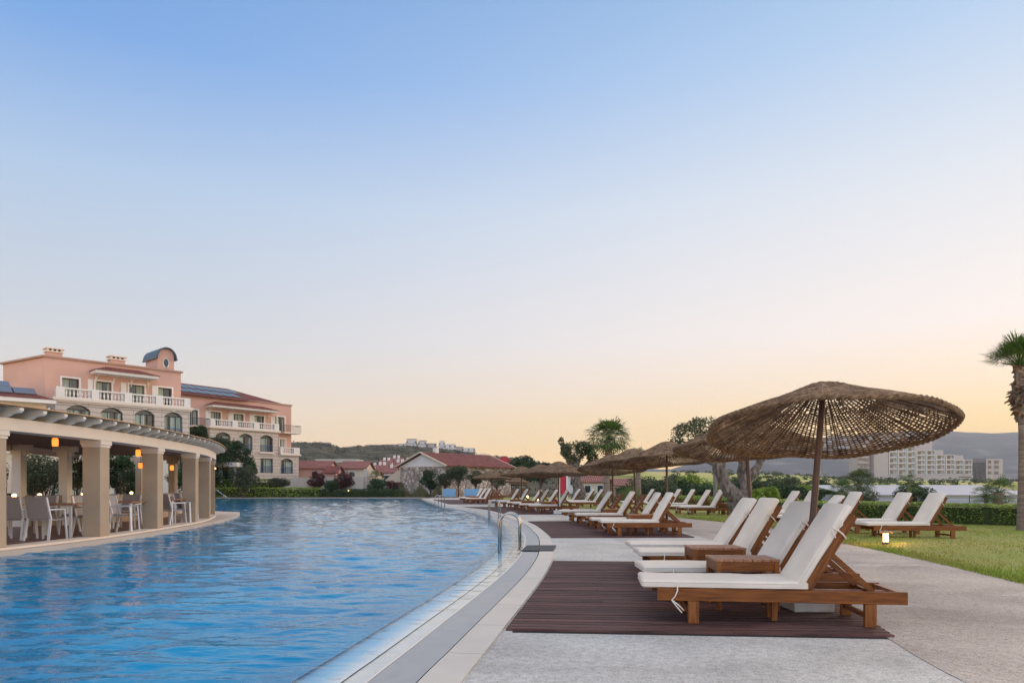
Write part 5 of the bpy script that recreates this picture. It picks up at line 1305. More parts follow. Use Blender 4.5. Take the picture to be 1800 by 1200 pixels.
# ---- second wing
f2 = Fc((-36.06, 81.5), (.595, .803)); S2 = -1.6
eR = f2.s(489); xr = f2.s(525, .0)
ops2 = [(f2.s(a), f2.s(b), 5.6, 7.75, .42) for a, b in ((379, 405), (420, 444), (457, 480))]
low2 = [(a, b, 2.9, 4.75, 0) for (a, b, _, _, _) in ops2]
wb = MB(); wall(wb, f2, 0, eR, 0, 8.15, low2 + ops2, 0)
arch3 = [(f2.s(493), f2.s(515), 2.85, 4.85, .4)]
wall(wb, f2, eR, xr, 0, 5.25, arch3, .0)
wb.add([f2.p(0, 0, 0), f2.p(0, 0, S2), f2.p(0, 8.15, S2), f2.p(0, 8.15, 0)], [(0, 1, 2, 3)], [(0, 0), (1.6, 0), (1.6, 8), (0, 8)])
wb.add([f2.p(eR, 5.2, 0), f2.p(eR, 5.2, S2), f2.p(eR, 8.15, S2), f2.p(eR, 8.15, 0)], [(0, 1, 2, 3)], [(0, 0), (1.6, 0), (1.6, 3), (0, 3)])
wb.add([f2.p(xr, 0, 0), f2.p(xr, 0, -6), f2.p(xr, 5.25, -6), f2.p(xr, 5.25, 0)], [(0, 1, 2, 3)], [(0, 0), (6, 0), (6, 5), (0, 5)])
wb.build('lower_wall', stone_course, HRoot)
MB().box(-.2, eR + .2, -1.7, .28, 8.15, 8.4, f2.M()).box(eR + .202, xr + .2, -1.7, .28, 5.25, 5.45, f2.M()).box(f2.s(457) - .1, f2.s(480) + .1, .001, .2, 5.35, 5.55, f2.M()).build('cornice', trim, HRoot)
q2 = lambda a, b: (f2.s(a), f2.s(b))
balustrade(HRoot, f2, 0, eR, 8.4, .05, [q2(369, 376), q2(407, 416), q2(445, 454), (eR - .7, eR)])
balustrade(HRoot, f2, eR + .2, xr, 5.45, .05, [(eR + .2, eR + .6), (xr - .9, xr)])
uL, uR = f2.s(312, S2), f2.s(512, S2)
ops2u = [(f2.s(a, S2), f2.s(b, S2), 8.4, zt, 0) for a, b, zt in ((333, 348, 10.3), (370, 388, 10.3), (410, 428, 10.3), (447, 464, 10.3), (485, 498, 10.4))]
ops2w = [(f2.s(489, S2), f2.s(499, S2), 6.1, 7.5, 0)]
wu = MB(); wall(wu, f2, uL, eR - .02, 8.15, 12.05, ops2u[:4], S2, .3); wall(wu, f2, eR - .02, uR, 0, 12.05, [ops2u[4]] if ops2u[4][0] > eR else [], S2, .3)
wall(wu, f2, uL, 0, 0, 8.15, [], S2)
e1 = f2.p(uR, 0, S2); wu.add([(e1.x, e1.y, 0), (e1.x - 8, e1.y + 6, 0), (e1.x - 8, e1.y + 6, 12.05), (e1.x, e1.y, 12.05)], [(0, 1, 2, 3)])
wu.build('upper_wall', plaster_pink, HRoot)
MB().box(f2.s(436, S2), uR + .12, S2 - .3, S2 + .12, 12.05, 12.2, f2.M()).build('roof_parapet', parapet_m, HRoot)
for (a, b, zb, zt, ri) in ops2: window(HRoot, f2, a, b, zb, zt, 0, 2, True, dark_metal, rise=ri)
for (a, b, zb, zt, ri) in low2: window(HRoot, f2, a, b, zb, zt, 0, 2, True, dark_metal)
for (a, b, zb, zt, ri) in arch3: window(HRoot, f2, a, b, zb, zt, 0, 2, True, dark_metal, rise=ri)
for i, (a, b, zb, zt, ri) in enumerate(ops2u): window(HRoot, f2, a, b, zb, zt, S2 + (.0 if i < 4 else .32), 2, False, dark_metal, surround=.14)
window(HRoot, f2, ops2w[0][0], ops2w[0][1], 6.1, 7.5, S2 + .34, 1, False, trim_white, surround=.12)
for (a, b) in ((361, 368), (401, 409), (438, 446), (476, 483)): shutter(HRoot, f2, f2.s(a, S2), f2.s(b, S2), 8.5, 10.35, S2 + .01)
canopy_roof(HRoot, f2, f2.s(368, S2 + .8), f2.s(483, S2 + .8), 10.75, S2 + .001, S2 + 1.6)
for (a, b) in ((f2.s(330, S2), f2.s(362, S2)), (f2.s(490, S2), f2.s(514, S2) + .5)):      # small iron balconies
    M = f2.M(0, 0, S2); bl = MB().box(a, b, .0, 1.2, 8.2, 8.38, M); bo = bl.build('balcony', trim, HRoot)
    r_ = MB().box(a, b, 1.15, 1.19, 9.25, 9.3, M)
    for k in range(18): x = a + (b - a) * k / 17; r_.box(x - .015, x + .015, 1.16, 1.185, 8.38, 9.25, M)
    for x in (a, b - .04): r_.box(x, x + .04, .0, 1.15, 9.25, 9.3, M)
    r_.build('railing', dark_metal, bo)
# tiled hip roof with solar panels
rl, rr_ = uL, f2.s(503, S2 - .4)
zE, zR = 12.08, 14.3; bk_ = -8.0
v = [f2.p(rl, zE, S2 + .35), f2.p(f2.s(433, S2 + .35), zE, S2 + .35), f2.p(rr_, zE + .1, S2 - .4), f2.p(f2.s(400, bk_), zR, bk_), f2.p(rl - 1, zR, bk_), f2.p(rr_, zE + .1, -13)]
MB().add(v, [(0, 1, 3, 4), (1, 2, 3), (2, 5, 3)], [(0, 0), (v[1] - v[0]).length and (((v[1] - v[0]).length), 0), (18, 0), (12, 6), (0, 6), (26, 4)]).build('roof', tiles_red, HRoot)
MB().box(rl, f2.s(433, S2 + .4), S2 + .351, S2 + .5, zE - .16, zE + .02, f2.M()).build('gutter', tiles_red, HRoot)
slope = (zR - zE) / (S2 + .35 - bk_)
for row, (o_a, o_b) in enumerate(((-2.2, -4.1), (-4.7, -6.6))):
    for k in range(9 - row * 1):
        a = f2.s(320, o_a) + k * 1.12; zz = lambda o: zE + (S2 + .35 - o) * slope + .12
        if a > f2.s(428, o_a) - 1: break
        MB().add([f2.p(a, zz(o_a), o_a), f2.p(a + 1.0, zz(o_a), o_a), f2.p(a + 1.0, zz(o_b), o_b), f2.p(a, zz(o_b), o_b), f2.p(a, zz(o_a) - .06, o_a), f2.p(a + 1, zz(o_a) - .06, o_a), f2.p(a + 1, zz(o_b) - .06, o_b), f2.p(a, zz(o_b) - .06, o_b)],
                 [(0, 1, 2, 3), (4, 7, 6, 5), (0, 4, 5, 1), (1, 5, 6, 2), (2, 6, 7, 3), (3, 7, 4, 0)]).build('solar_panel', panel_solar, HRoot)
for o in kids(hotel): o.matrix_parent_inverse = Matrix.Translation((38, -60, 0))
# ---- annex at the left with solar roof
an = thing('hotel_annex', (-36, 52, 0), 0, 'low cream annex at far left with red tiled eaves and dark solar panels', 'building')
f3 = Fc((-37.5, 50), (.75, .66)); a0, a1 = f3.s(-90), f3.s(99)
w1 = f3.s(81, -.9)
MB().box(a0, w1, -7, -.9, 0, 7.5, f3.M()).build('wall', plaster_cream, an)
MB().box(a0, a1, -7.5, 0, 7.501, 7.78, f3.M()).build('eaves', trim_white, an)
zt, bo = 10.05, -7.0
v = [f3.p(a0, 7.782, .05), f3.p(a1 + .05, 7.782, .05), f3.p(a1 - 2.6, 8.55, -2.3), f3.p(a0, 8.55, -2.3)]
top_ = lambda s_, o: f3.p(s_, 7.782 + (.05 - o) * .33, o)
ar = MB().add([top_(a0, .05), top_(a1 + .05, .05), top_(a1 - 5.2, -6.8), top_(a0, -6.8), f3.p(a1 + .05, 7.782, -7.5)], [(0, 1, 2, 3), (1, 4, 2)], [(0, 0), (9, 0), (5, 7), (0, 7), (14, 0)])
roof3 = ar.build('roof', tiles_red, an)
for row in range(3):
    for k in range(7):
        oa, ob = -1.1 - row * 1.95, -2.9 - row * 1.95; b_ = a1 - 1.1 - row * 1.45 - k * 1.5
        if b_ - 1.4 < a0: break
        vv = [top_(b_ - 1.4, oa), top_(b_, oa), top_(b_, ob), top_(b_ - 1.4, ob)]; up_ = Vector((0, 0, .12))
        MB().add([p + up_ for p in vv] + [p + up_ * .5 for p in vv], [(0, 1, 2, 3), (4, 7, 6, 5), (0, 4, 5, 1), (1, 5, 6, 2), (2, 6, 7, 3), (3, 7, 4, 0)]).build('solar_panel', panel_solar, an)
for o in kids(an): o.matrix_parent_inverse = Matrix.Translation((36, -52, 0))
# cream garden building behind the terrace
gb = thing('garden_pavilion', (-30, 47, 0), 0, 'cream pavilion wall topped by a white balustrade, seen under the curved pergola', 'building')
f4 = Fc((X_at(-80, 44), 44), (1, .12)); g1 = f4.s(300)
op4 = [(f4.s(a), f4.s(b), .1, 2.6, .3) for a, b in ((20, 60), (90, 130), (200, 240))]
wb = MB(); wall(wb, f4, 0, g1, 0, 3.35, op4, 0, .3); wb.build('wall', plaster_cream, gb)
MB().box(0, g1, -6, .12, 3.351, 3.5, f4.M()).build('cornice', trim_white, gb)
for (a, b, zb, zt, ri) in op4: window(gb, f4, a, b, zb, zt, 0, 3, False, dark_metal, rise=ri)
balustrade(gb, f4, 0, g1, 3.5, -.02, [(k * g1 / 6, k * g1 / 6 + .5) for k in range(6)] + [(g1 - .5, g1)], h=.7)
for o in kids(gb): o.matrix_parent_inverse = Matrix.Translation((30, -47, 0))

# ---- curved restaurant terrace
ts = MB(); pts = TEDGE + [(-30, 33), (-34, 20), (-30, 5), (-20, -3)]
def fan(mb, poly, cen, z0, z1):
    n = len(poly); vs = [(cen[0], cen[1], z1)] + [(x, y, z1) for x, y in poly] + [(x, y, z0) for x, y in poly]
    mb.add(vs, [(0, 1 + i, 1 + (i + 1) % n) for i in range(n)] + [(1 + i, 1 + n + i, 1 + n + (i + 1) % n, 1 + (i + 1) % n) for i in range(n)]); return mb
struct(fan(ts, pts, (-24, 17), -1.4, .06).build('terrace_floor', stone_pale))
floor_m = mat('terrace_tiles', (.20, .085, .06), .45, col2=(.12, .05, .04), vscale=3, stretch=(1, 8, 1))
inr = [tpol(16.15, d) for d in range(-60, 44, 2)] + [(-17, 29), (-25, 32), (-30, 10), (-20, 2)]
struct(fan(MB(), inr, (-24, 17), .05, .064).build('terrace_paving', floor_m))
ck = MB()
for d in [x * 1.0 for x in range(-60, 40)]:
    p1, p2, p3, p4 = tpol(16.12, d), tpol(16.56, d), tpol(16.56, d + 1), tpol(16.12, d + 1); ck.slab([p1, p2, p3, p4], .0601, .10)
struct(ck.build('terrace_kerb', trim))
per = thing('curved_pergola', (-9, 17, .06), 0, 'curved restaurant pergola on square stone pillars with white rafters above a pale beam', 'pergola')
def arc_bar(r0, r1, z0, z1, d0, d1, st=1.0):
    mb = MB(); n = int(round((d1 - d0) / st)); vs = []
    for i in range(n + 1):
        d = d0 + (d1 - d0) * i / n
        for (r, z) in ((r0, z0), (r1, z0), (r1, z1), (r0, z1)): x, y = tpol(r, d); vs.append((x, y, z))
    fs = [(i * 4 + k, (i + 1) * 4 + k, (i + 1) * 4 + (k + 1) % 4, i * 4 + (k + 1) % 4) for i in range(n) for k in range(4)] + [(0, 1, 2, 3), (n * 4, n * 4 + 3, n * 4 + 2, n * 4 + 1)]
    return mb.add(vs, fs)
for dd_ in (3.2, 6.2, 9.1, 12.3, 15.27, 18.16, 21.3, 23.9, 27.2):
    d = tdeg(dd_) - .67; x, y = tpol(16.33, d); M = Matrix.Translation((x, y, 0)) @ Matrix.Rotation(tang(d), 4, 'Z')
    pl = MB().box(-.19, .19, -.19, .19, .101, 2.10, M).build('pillar', col_stone, per, bevel=.012)
    MB().box(-.225, .225, -.225, .225, 2.101, 2.20, M).box(-.205, .205, -.205, .205, 2.05, 2.1005, M).build('capital', trim, pl, bevel=.01)
for d in (8, 28): pass
arc_bar(16.1, 16.56, 2.201, 2.43, -45, 37).build('beam', trim, per)
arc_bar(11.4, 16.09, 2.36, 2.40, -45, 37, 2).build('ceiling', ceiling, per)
arc_bar(11.6, 11.95, 2.2, 2.359, -45, 37, 2).build('inner_beam', trim, per)
for k in range(44):
    d = -44 + k * 1.83; x, y = tpol(0, d); M = Matrix.Translation((x, y, 0)) @ Matrix.Rotation(tang(d), 4, 'Z')
    pf = [(11.4, 2.431), (16.56, 2.431), (16.63, 2.45), (16.70, 2.49), (16.76, 2.495), (16.85, 2.51), (16.89, 2.55), (16.89, 2.59), (16.86, 2.615), (11.4, 2.615)]
    n = len(pf); vs = [M @ Vector((a, s_ * .045, b)) for s_ in (-1, 1) for a, b in pf]
    MB().add(vs, [tuple(range(n)), tuple(range(n, 2 * n))[::-1]] + [(i, n + i, n + (i + 1) % n, (i + 1) % n) for i in range(n)]).build('rafter', trim_white, per)
lt = arc_bar(11.2, 16.93, 2.616, 2.636, -45, 37, 1); lt.build('lath_roof', lath, per)
for (px, D) in ((34, 19.2), (115, 20.0), (304, 26.5), (246, 27.5)):
    x = X_at(px, D); pb_ = MB().box(x - .12, x + .12, D - .12, D + .12, .065, 2.36).box(x - .35, x + .35, D - .06, D + .06, 2.20, 2.359).box(x - .22, x + .22, D - .061, D + .061, 2.08, 2.199)
    pb_.build('inner_post', trim_white if px < 200 else col_stone, per)
for o in kids(per): o.matrix_parent_inverse = Matrix.Translation((9, -17, -.06))
pw = MB(); pp = [(-22, 18.2), (-13.6, 19.4), (-12.7, 20.6), (-12.5, 23), (-12.9, 25.5), (-14.2, 29)]
for a, b in zip(pp, pp[1:]): pw.bar((a[0], a[1], .50), (b[0], b[1], .50), .22, .87)
tag(pw.build('terrace_parapet', col_stone), 'low beige parapet wall behind the restaurant tables', 'wall')
# pendant lamps
for i, (px, py, D, lb) in enumerate([(97, 777, 14.6, 'glowing orange pendant lamp nearest, left of the first wide pillar'), (243, 796, 17.8, 'glowing orange pendant lamp beside the second wide pillar'), (247, 818, 22.5, 'small glowing pendant lamp lower and farther behind the second pillar'), (302, 822, 24, 'glowing pendant lamp seen between the second and third pillars')]):
    p = P(px, py, D); t = thing('pendant_lamp', tuple(p), 0, lb, 'lamp', 'pendant lamps under the pergola')
    MB().lathe([(.045, -.085), (.058, -.08), (.062, .02), (.056, .075), (.04, .09)], 16).build('lamp_shade', glow, t, smooth=True)
    MB().lathe([(.05, .101), (.02, .13)], 12).build('cap', dark_metal, t); MB().tube([(0, 0, .13), (0, 0, 2.37 - p.z)], .006, 5).build('cable', dark_metal, t)
    lamp((p.x, p.y, p.z - .45), 2.5, (1, .45, .15), .3)
# dining chairs and tables
def make_chair():
    t = thing('dining_chair')
    for s_ in (-1, 1):
        MB().bar((s_ * .27, -.24, 0), (s_ * .245, -.20, .64), .045, .03).build('front_leg', chair_metal, t)
        MB().bar((s_ * .27, .30, 0), (s_ * .245, .20, .46), .045, .03).bar((s_ * .245, .20, .46), (s_ * .235, .31, .90), .04, .03).build('rear_leg', chair_metal, t)
        MB().bar((s_ * .25, -.215, .645), (s_ * .24, .24, .645), .045, .025).build('armrest', chair_metal, t)
    MB().box(-.235, .235, -.22, .22, .41, .44).build('seat', chair_sling, t, bevel=.008)
    MB().bar((0, .225, .46), (0, .315, .88), .46, .022, up=Vector((0, 1, 0))).bar((-.25, .315, .895), (.25, .315, .895), .035, .035).build('backrest', chair_sling, t)
    return t
ch0 = make_chair(); KIDS[ch0.name] = kids(ch0)
def make_dtable():
    t = thing('dining_table'); MB().box(-.55, .55, -.42, .42, .715, .745).build('table_top', teak_top, t, bevel=.005)
    for x in (-.5, .45):
        for y in (-.38, .33): MB().box(x, x + .05, y, y + .05, 0, .714).build('leg', chair_metal, t)
    return t
dt0 = make_dtable(); KIDS[dt0.name] = kids(dt0)
ci = 0
tabs = [(-10.25, 15.4, 4, 'nearest wooden dining table on the terrace, left of the first wide pillar'), (-10.05, 17.5, 0, 'wooden dining table on the terrace between the first and second wide pillars'), (-10.55, 20.7, -6, 'wooden dining table between the second and third wide pillars'), (-12.6, 15.2, 0, 'wooden dining table at the far left of the terrace'), (-11.9, 24.4, -10, 'farthest wooden dining table on the terrace')]
for i, (x, y, rz, lb) in enumerate(tabs):
    o = dt0 if i == 0 else copy_tree(dt0); o.location = (x, y, .065); o.rotation_euler = (0, 0, R(rz)); tag(o, lb, 'table', 'dining tables on the terrace')
cd = MB().lathe([(.03, 0), (.03, .09)], 8)
chs = [(-9.85, 14.45, 176, 'white dining chair nearest, its grey sling back turned to the pool'), (-10.55, 14.55, 184, 'white dining chair partly hidden by the leftmost pillar'), (-9.78, 15.9, 85, 'white dining chair beside the first wide pillar, half hidden by it'),
       (-10.4, 16.3, 5, 'white dining chair on the far side of the nearest table'), (-11.2, 16.2, 8, 'second white dining chair on the far side of the nearest table, left one'), (-9.55, 16.85, 100, 'white dining chair with its side to the viewer, directly right of the first pillar'),
       (-10.45, 18.55, 10, 'white dining chair behind the second table, left of the second pillar'), (-11.0, 17.2, 270, 'white dining chair at the parapet end of the second table'), (-11.2, 18.7, 5, 'white dining chair behind the second table, nearer the parapet'),
       (-9.9, 19.95, 150, 'white dining chair directly right of the second pillar'), (-10.55, 21.7, 15, 'white dining chair left of the third pillar, with a tall back'), (-10.0, 21.0, 90, 'white dining chair at the pool end of the third table'),
       (-12.2, 14.2, 180, 'white dining chair before the far left table'), (-12.5, 16.1, 0, 'white dining chair behind the far left table'), (-11.7, 15.3, 90, 'white dining chair at the right end of the far left table')]
for i, (x, y, rz, lb) in enumerate(chs):
    o = ch0 if i == 0 else copy_tree(ch0); o.location = (x, y, .066); o.rotation_euler = (0, 0, R(rz)); tag(o, lb, 'chair', 'white chairs on the terrace')
for i, (px, py, D, lb) in enumerate([(25, 871, 16.2, 'leftmost glowing candle light on the parapet line'), (70, 870, 19.3, 'glowing candle light behind the nearest chair'), (146, 869, 20.2, 'glowing candle light just left of the first wide pillar'), (231, 866, 23.6, 'glowing candle light seen right of the first pillar')]):
    p = P(px, py, D); t = MB().lathe([(.02, -.05), (.045, -.03), (.05, .03), (.02, .05)], 10).build('candle_light', glow_white, loc=tuple(p)); tag(t, lb, 'lamp', 'small lights behind the terrace')
    if p.z > .95: MB().tube([(0, 0, -.05), (0, 0, .93 - p.z)], .012, 6).build('stand', dark_metal, t)
# closed parasol at far left
cpx = thing('closed_parasol', (X_at(22, 24), 24, .0), 0, 'closed beige parasol at the far left behind the white post', 'parasol')
MB().tube([(0, 0, 0), (0, 0, 2.2)], .03, 8).build('pole', polewood, cpx); MB().lathe([(.16, .95), (.14, 1.3), (.08, 1.9), (.02, 2.15)], 10).build('canopy', plaster_cream, cpx)
# steel stair rail at the far pool corner
hr = MB().tube([P(378, 878, 62), P(378, 862, 62), P(381, 861, 62), P(403, 877, 62.5)], .04, 8).tube([P(393, 878, 62.3), P(393, 870, 62.3)], .04, 8)
tag(hr.build('stair_handrail', steel, smooth=True), 'slanting steel handrail in the far left corner of the pool', 'handrail')
# small white pergola behind
sp_ = thing('small_pergola', (X_at(398, 78), 78, 0), 0, 'small white flat roofed pergola with dark interior beyond the terrace', 'pergola')
x0, x1 = X_at(352, 76) - X_at(398, 78), X_at(417, 76) - X_at(398, 78)
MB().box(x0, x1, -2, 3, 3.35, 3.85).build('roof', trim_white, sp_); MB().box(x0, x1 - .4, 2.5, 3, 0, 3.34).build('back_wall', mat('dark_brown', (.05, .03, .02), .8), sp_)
for x in (x0 + .2, (x0 + x1) / 2, x1 - .5): MB().box(x, x + .25, -1.8, -1.55, 0, 3.349).build('post', trim_white, sp_)
MB().box(x0 + .1, x1 - .2, -1.7, -1.6, 2.95, 3.3).build('valance', mat('brown_cloth', (.16, .05, .03), .8), sp_)

# ---- houses beyond the pool
def house(name, px0, px1, D, zb, ze, zr, wm, rm, label, depth=6, gable_out=.3, chim=0, rot=0, wins=2):
    x0, x1 = X_at(px0, D), X_at(px1, D); c = (x0 + x1) / 2; w_ = (x1 - x0) / 2
    t = thing(name, (c, D, zb), R(rot), label, 'house')
    MB().box(-w_, w_, 0, depth, -1.5, ze - zb).add([(-w_, 0, ze - zb), (-w_, depth, ze - zb), (-w_, depth / 2, zr - zb - .08)], [(0, 1, 2)]).add([(w_, 0, ze - zb), (w_, depth, ze - zb), (w_, depth / 2, zr - zb - .08)], [(0, 1, 2)]).build('wall', wm, t)
    g = gable_out; e = ze - zb - .08; r_ = zr - zb; vs = []
    for x in (-w_ - g, w_ + g): vs += [(x, -g, e), (x, depth / 2, r_), (x, depth + g, e), (x, -g, e + .12), (x, depth / 2, r_ + .12), (x, depth + g, e + .12)]
    L_ = 2 * w_; uv = [(0, 0), (0, 4), (0, 8), (0, 0), (0, 4), (0, 8), (L_, 0), (L_, 4), (L_, 8), (L_, 0), (L_, 4), (L_, 8)]
    MB().add(vs, [(3, 9, 10, 4), (4, 10, 11, 5), (0, 3, 4, 1), (1, 4, 5, 2), (6, 7, 10, 9), (7, 8, 11, 10), (0, 6, 9, 3), (0, 1, 7, 6), (1, 2, 8, 7)], uv).build('roof', rm, t)
    for k in range(wins):
        x = -w_ + 2 * w_ * (k + .5) / wins; hh = min(1.1, (ze - zb) * .45)
        wf = MB().box(x - .45, x + .45, -.05, -.0, e - hh - .3, e - .3).build('window', trim_white, t); MB().box(x - .37, x + .37, -.07, -.051, e - hh - .22, e - .38).build('pane', glassdark, wf)
    for k in range(chim):
        x = -w_ + 2 * w_ * (k + .7) / (chim + .4); MB().box(x - .22, x + .22, depth * .4, depth * .4 + .5, e, r_ + .55).build('chimney', plaster_white, t)
    return t
def zy(py, D): return H + (HY - py) / F * D
house('tiled_house', 518, 575, 96, terr(545, 96), zy(823, 96), zy(811, 99), plaster_pink, tiles_pink, 'pink walled house with a tiled roof just right of the hotel corner', wins=0)
house('tiled_house', 597, 641, 94, terr(620, 94), zy(823, 94), zy(811.5, 97), plaster_cream, tiles_pink, 'cream walled house with a tiled roof right of the pink one', wins=1)
house('tiled_house', 570, 590, 90, terr(580, 90), zy(831, 90), zy(820, 92), plaster_pink, tiles_red, 'small red roofed house half hidden by the red leaved bushes', depth=4, wins=0)
wt = thing('white_flat_building', (X_at(592, 125), 125, terr(592, 125)), 0, 'long flat white building behind the two tiled houses', 'building')
MB().box(-3.8, 3.6, 0, 5, -1, zy(808, 125) - terr(592, 125)).build('wall', white_far, wt); MB().box(-4.0, 3.8, -.2, 5.2, zy(808, 125) - terr(592, 125) + .002, zy(806.8, 125) - terr(592, 125)).build('roof_edge', trim_white, wt)
MB().box(-1.0, 1.2, -.1, -.01, .0, zy(812, 125) - terr(592, 125)).build('gate', glassdark, wt)
gw = MB().bar((X_at(515, 79.5), 79.5, 1.05), (X_at(640, 79.5), 79.5, 1.05), .4, 2.3).bar((X_at(640, 79.5) + .2, 79.4, 1.55), (X_at(640, 79.5) + .2, 84, 1.55), .4, 3.3).box(X_at(596, 79.3), X_at(640, 79.3), 79.0, 79.29, -.1, 2.3)
tag(gw.build('garden_wall', stone_pale), 'long pale stone garden wall along the back of the pool garden', 'wall')
cl = [(652, 105, 3.4, 'white house with a tiled roof behind the garden wall end'), (668, 118, 5.2, 'white house second along the terraced cluster, two chimneys'), (684, 112, 4.6, 'white house in the middle of the terraced cluster'), (700, 124, 6.2, 'white house near the top of the terraced cluster'), (714, 130, 7.4, 'white house highest in the terraced cluster, left of the gable'), (676, 132, 7.0, 'pink roofed house behind the terraced cluster'), (655, 128, 5.8, 'pale house at the left rear of the terraced cluster'), (694, 142, 8.3, 'tiny house at the back of the terraced cluster')]
for i, (px, D, zr, lb) in enumerate(cl):
    zb = terr(px, D); zr = zy([826, 816, 821, 811, 808, 808, 817, 804][i], D); hw = 9
    house('village_house', px - hw, px + hw, D, zb, zr - .9, zr, plaster_white if i % 3 else plaster_cream, tiles_pink, lb, depth=5, chim=2 if i % 2 else 1, wins=2)
# stone gable house with the long tiled roof
sg = thing('stone_gable_house', (-7.5, 77, 0), math.atan2(9, 7.36), 'stone walled gable house with a long red tiled roof', 'house')
LEN, WD, ze, zr = 11.6, 7.6, 3.55, 5.0      # local x along the roof, local y across the gable (towards the left)
MB().box(0, LEN, 0, WD, -.3, ze).build('wall', rubble, sg)
MB().add([(-.02, .1, ze + .02), (-.02, WD - .1, ze + .02), (-.02, WD / 2, zr - .1)], [(0, 1, 2)]).build('gable', plaster_white, sg)
MB().add([(LEN, .1, ze), (LEN, WD - .1, ze), (LEN, WD / 2, zr - .1)], [(0, 2, 1)]).build('gable', plaster_white, sg)
MB().box(-.08, .0, .0, WD, ze - .12, ze + .02).build('string_course', trim, sg)
v = []
for x in (-.3, LEN + .3): v += [(x, -.5, ze - .12), (x, WD / 2, zr + .05), (x, WD + .5, ze - .12), (x, -.5, ze + .03), (x, WD / 2, zr + .2), (x, WD + .5, ze + .03)]
MB().add(v, [(3, 9, 10, 4), (4, 10, 11, 5), (0, 6, 9, 3), (0, 1, 7, 6), (1, 2, 8, 7), (2, 5, 11, 8)], [(0, 0), (0, 4), (0, 8), (0, 0), (0, 4), (0, 8), (14, 0), (14, 4), (14, 8), (14, 0), (14, 4), (14, 8)]).build('roof', tiles_red, sg)
for xx in (-.36, LEN + .36):
    vb = MB()
    for (ya, za, yb, zb_) in ((-.5, ze - .05, WD / 2, zr + .12), (WD / 2, zr + .12, WD + .5, ze - .05)): vb.bar((xx, ya, za), (xx, yb, zb_), .14, .24, up=Vector((1, 0, 0)))
    vb.build('verge', plaster_cream, sg)
MB().box(.4, 6, WD + .01, WD + 3.2, -.2, 2.0).add([(.4, WD + .01, 3.5), (.4, WD + 3.2, 2.0), (6, WD + 3.2, 2.0), (6, WD + .01, 3.5), (.4, WD + .01, 2.0), (6, WD + .01, 2.0)], [(0, 1, 2, 3), (0, 4, 1), (3, 2, 5)]).build('lean_to', plaster_cream, sg)
MB().box(2.0, 2.5, WD / 2 - .2, WD / 2 + .3, zr, zr + .75).build('chimney', plaster_white, sg)
# other houses
cb_ = thing('red_roof_cabin', (X_at(886, 130), 130, terr(886, 130)), 0, 'little white cabin with a bright red gable above the parasols', 'house')
zc_ = zy(803, 130) - terr(886, 130)
MB().box(-1.6, 1.6, 0, 4, -1, zc_ - .9).build('wall', white_far, cb_)
MB().add([(-2, -.2, zc_ - 1), (2, -.2, zc_ - 1), (0, -.2, zc_ + .2), (-2, 4.2, zc_ - 1), (2, 4.2, zc_ - 1), (0, 4.2, zc_ + .2)], [(0, 1, 2), (3, 5, 4), (0, 2, 5, 3), (1, 4, 5, 2), (0, 3, 4, 1)]).build('roof', cloth_red, cb_)
house('village_house', 1022, 1066, 92, terr(1045, 92) - 1, zy(847, 92), zy(835, 96), plaster_cream, tiles_pink, 'low cream house with pink tiles behind the palm trunk', wins=2)
house('village_house', 1084, 1128, 80, terr(1105, 80) - 1, zy(853, 80), zy(842, 83), plaster_pink, tiles_pink, 'low pinkish house behind the parasol poles', wins=2)
house('village_house', 996, 1018, 105, terr(1005, 105) - 1, zy(836, 105), zy(826, 108), plaster_white, tiles_pink, 'small white house glimpsed beside the pollarded tree trunk', wins=1)
# villas along the hill crest
vl = [(566, 452, 22, 3.0, 'pale retaining wall like terrace villa at the left hill crest', 1), (655, 445, 30, 2.6, 'long pale row villa at the left of the crest', 1), (684, 446, 26, 2.6, 'second long pale row villa on the crest', 1), (708, 447, 22, 3.0, 'third pale row villa on the crest', 0), (722, 440, 17, 5.5, 'dark fronted tall villa in the middle of the crest', 2), (741, 442, 13, 5.0, 'grey villa right of the dark fronted one', 2), (757, 444, 16, 3.6, 'low cream villa on the crest', 1), (776, 446, 9, 5.8, 'narrow tower like villa on the crest', 0), (790, 440, 20, 4.2, 'white villa with many windows right of the tower', 0), (806, 442, 15, 3.4, 'white villa stepping down the crest', 1), (823, 440, 22, 3.2, 'broad white villa low on the crest', 0)]
for i, (px, D, wpx, hh, lb, k) in enumerate(vl):
    z = terr(px, D) - .6; w_ = wpx / F * D / 1.8; hh *= 1.1; t = thing('hillside_villa', (X_at(px, D), D, z), 0, lb, 'villa')
    m_ = [white_far, concrete_far, white_far][k]
    MB().box(-w_, w_, 0, 8, -3, hh * .62).box(-w_ * .8, w_ * .9, 1.5, 8, hh * .62, hh + .6).build('wall', m_, t)
    MB().box(-w_ - .2, w_ + .2, -.3, 8.2, hh * .62 + .002, hh * .62 + .2).box(-w_ * .85, w_ * .95, 1.2, 8.2, hh + .602, hh + .85).build('roof', [trim_white, concrete_far, scaffold][k], t)
    for j in range(max(2, int(w_ / 1.2))):
        x = -w_ * .75 + 1.6 * w_ * j / max(1, int(w_ / 1.2) - 1); MB().box(x - .5, x + .5, 1.4, 1.49, hh * .72, hh * .72 + 1.1).box(x - .45, x + .45, -.1, -.01, hh * .15, hh * .15 + 1.2).build('window', glassdark, t)
for i, (px, D, y) in enumerate([(826, 210, 799), (845, 190, 797), (812, 230, 801)]):
    z = zy(y, D); house('village_house', px - 9, px + 8, D, z - 3, z - .5, z, [plaster_white, plaster_cream, plaster_white][i], [tiles_pink, plaster_cream, white_far][i], ['white hillside house above the long tiled roof', 'cream two storey house at the right end of the hillside', 'low white flat house on the slope above the gable'][i], depth=5, wins=2)

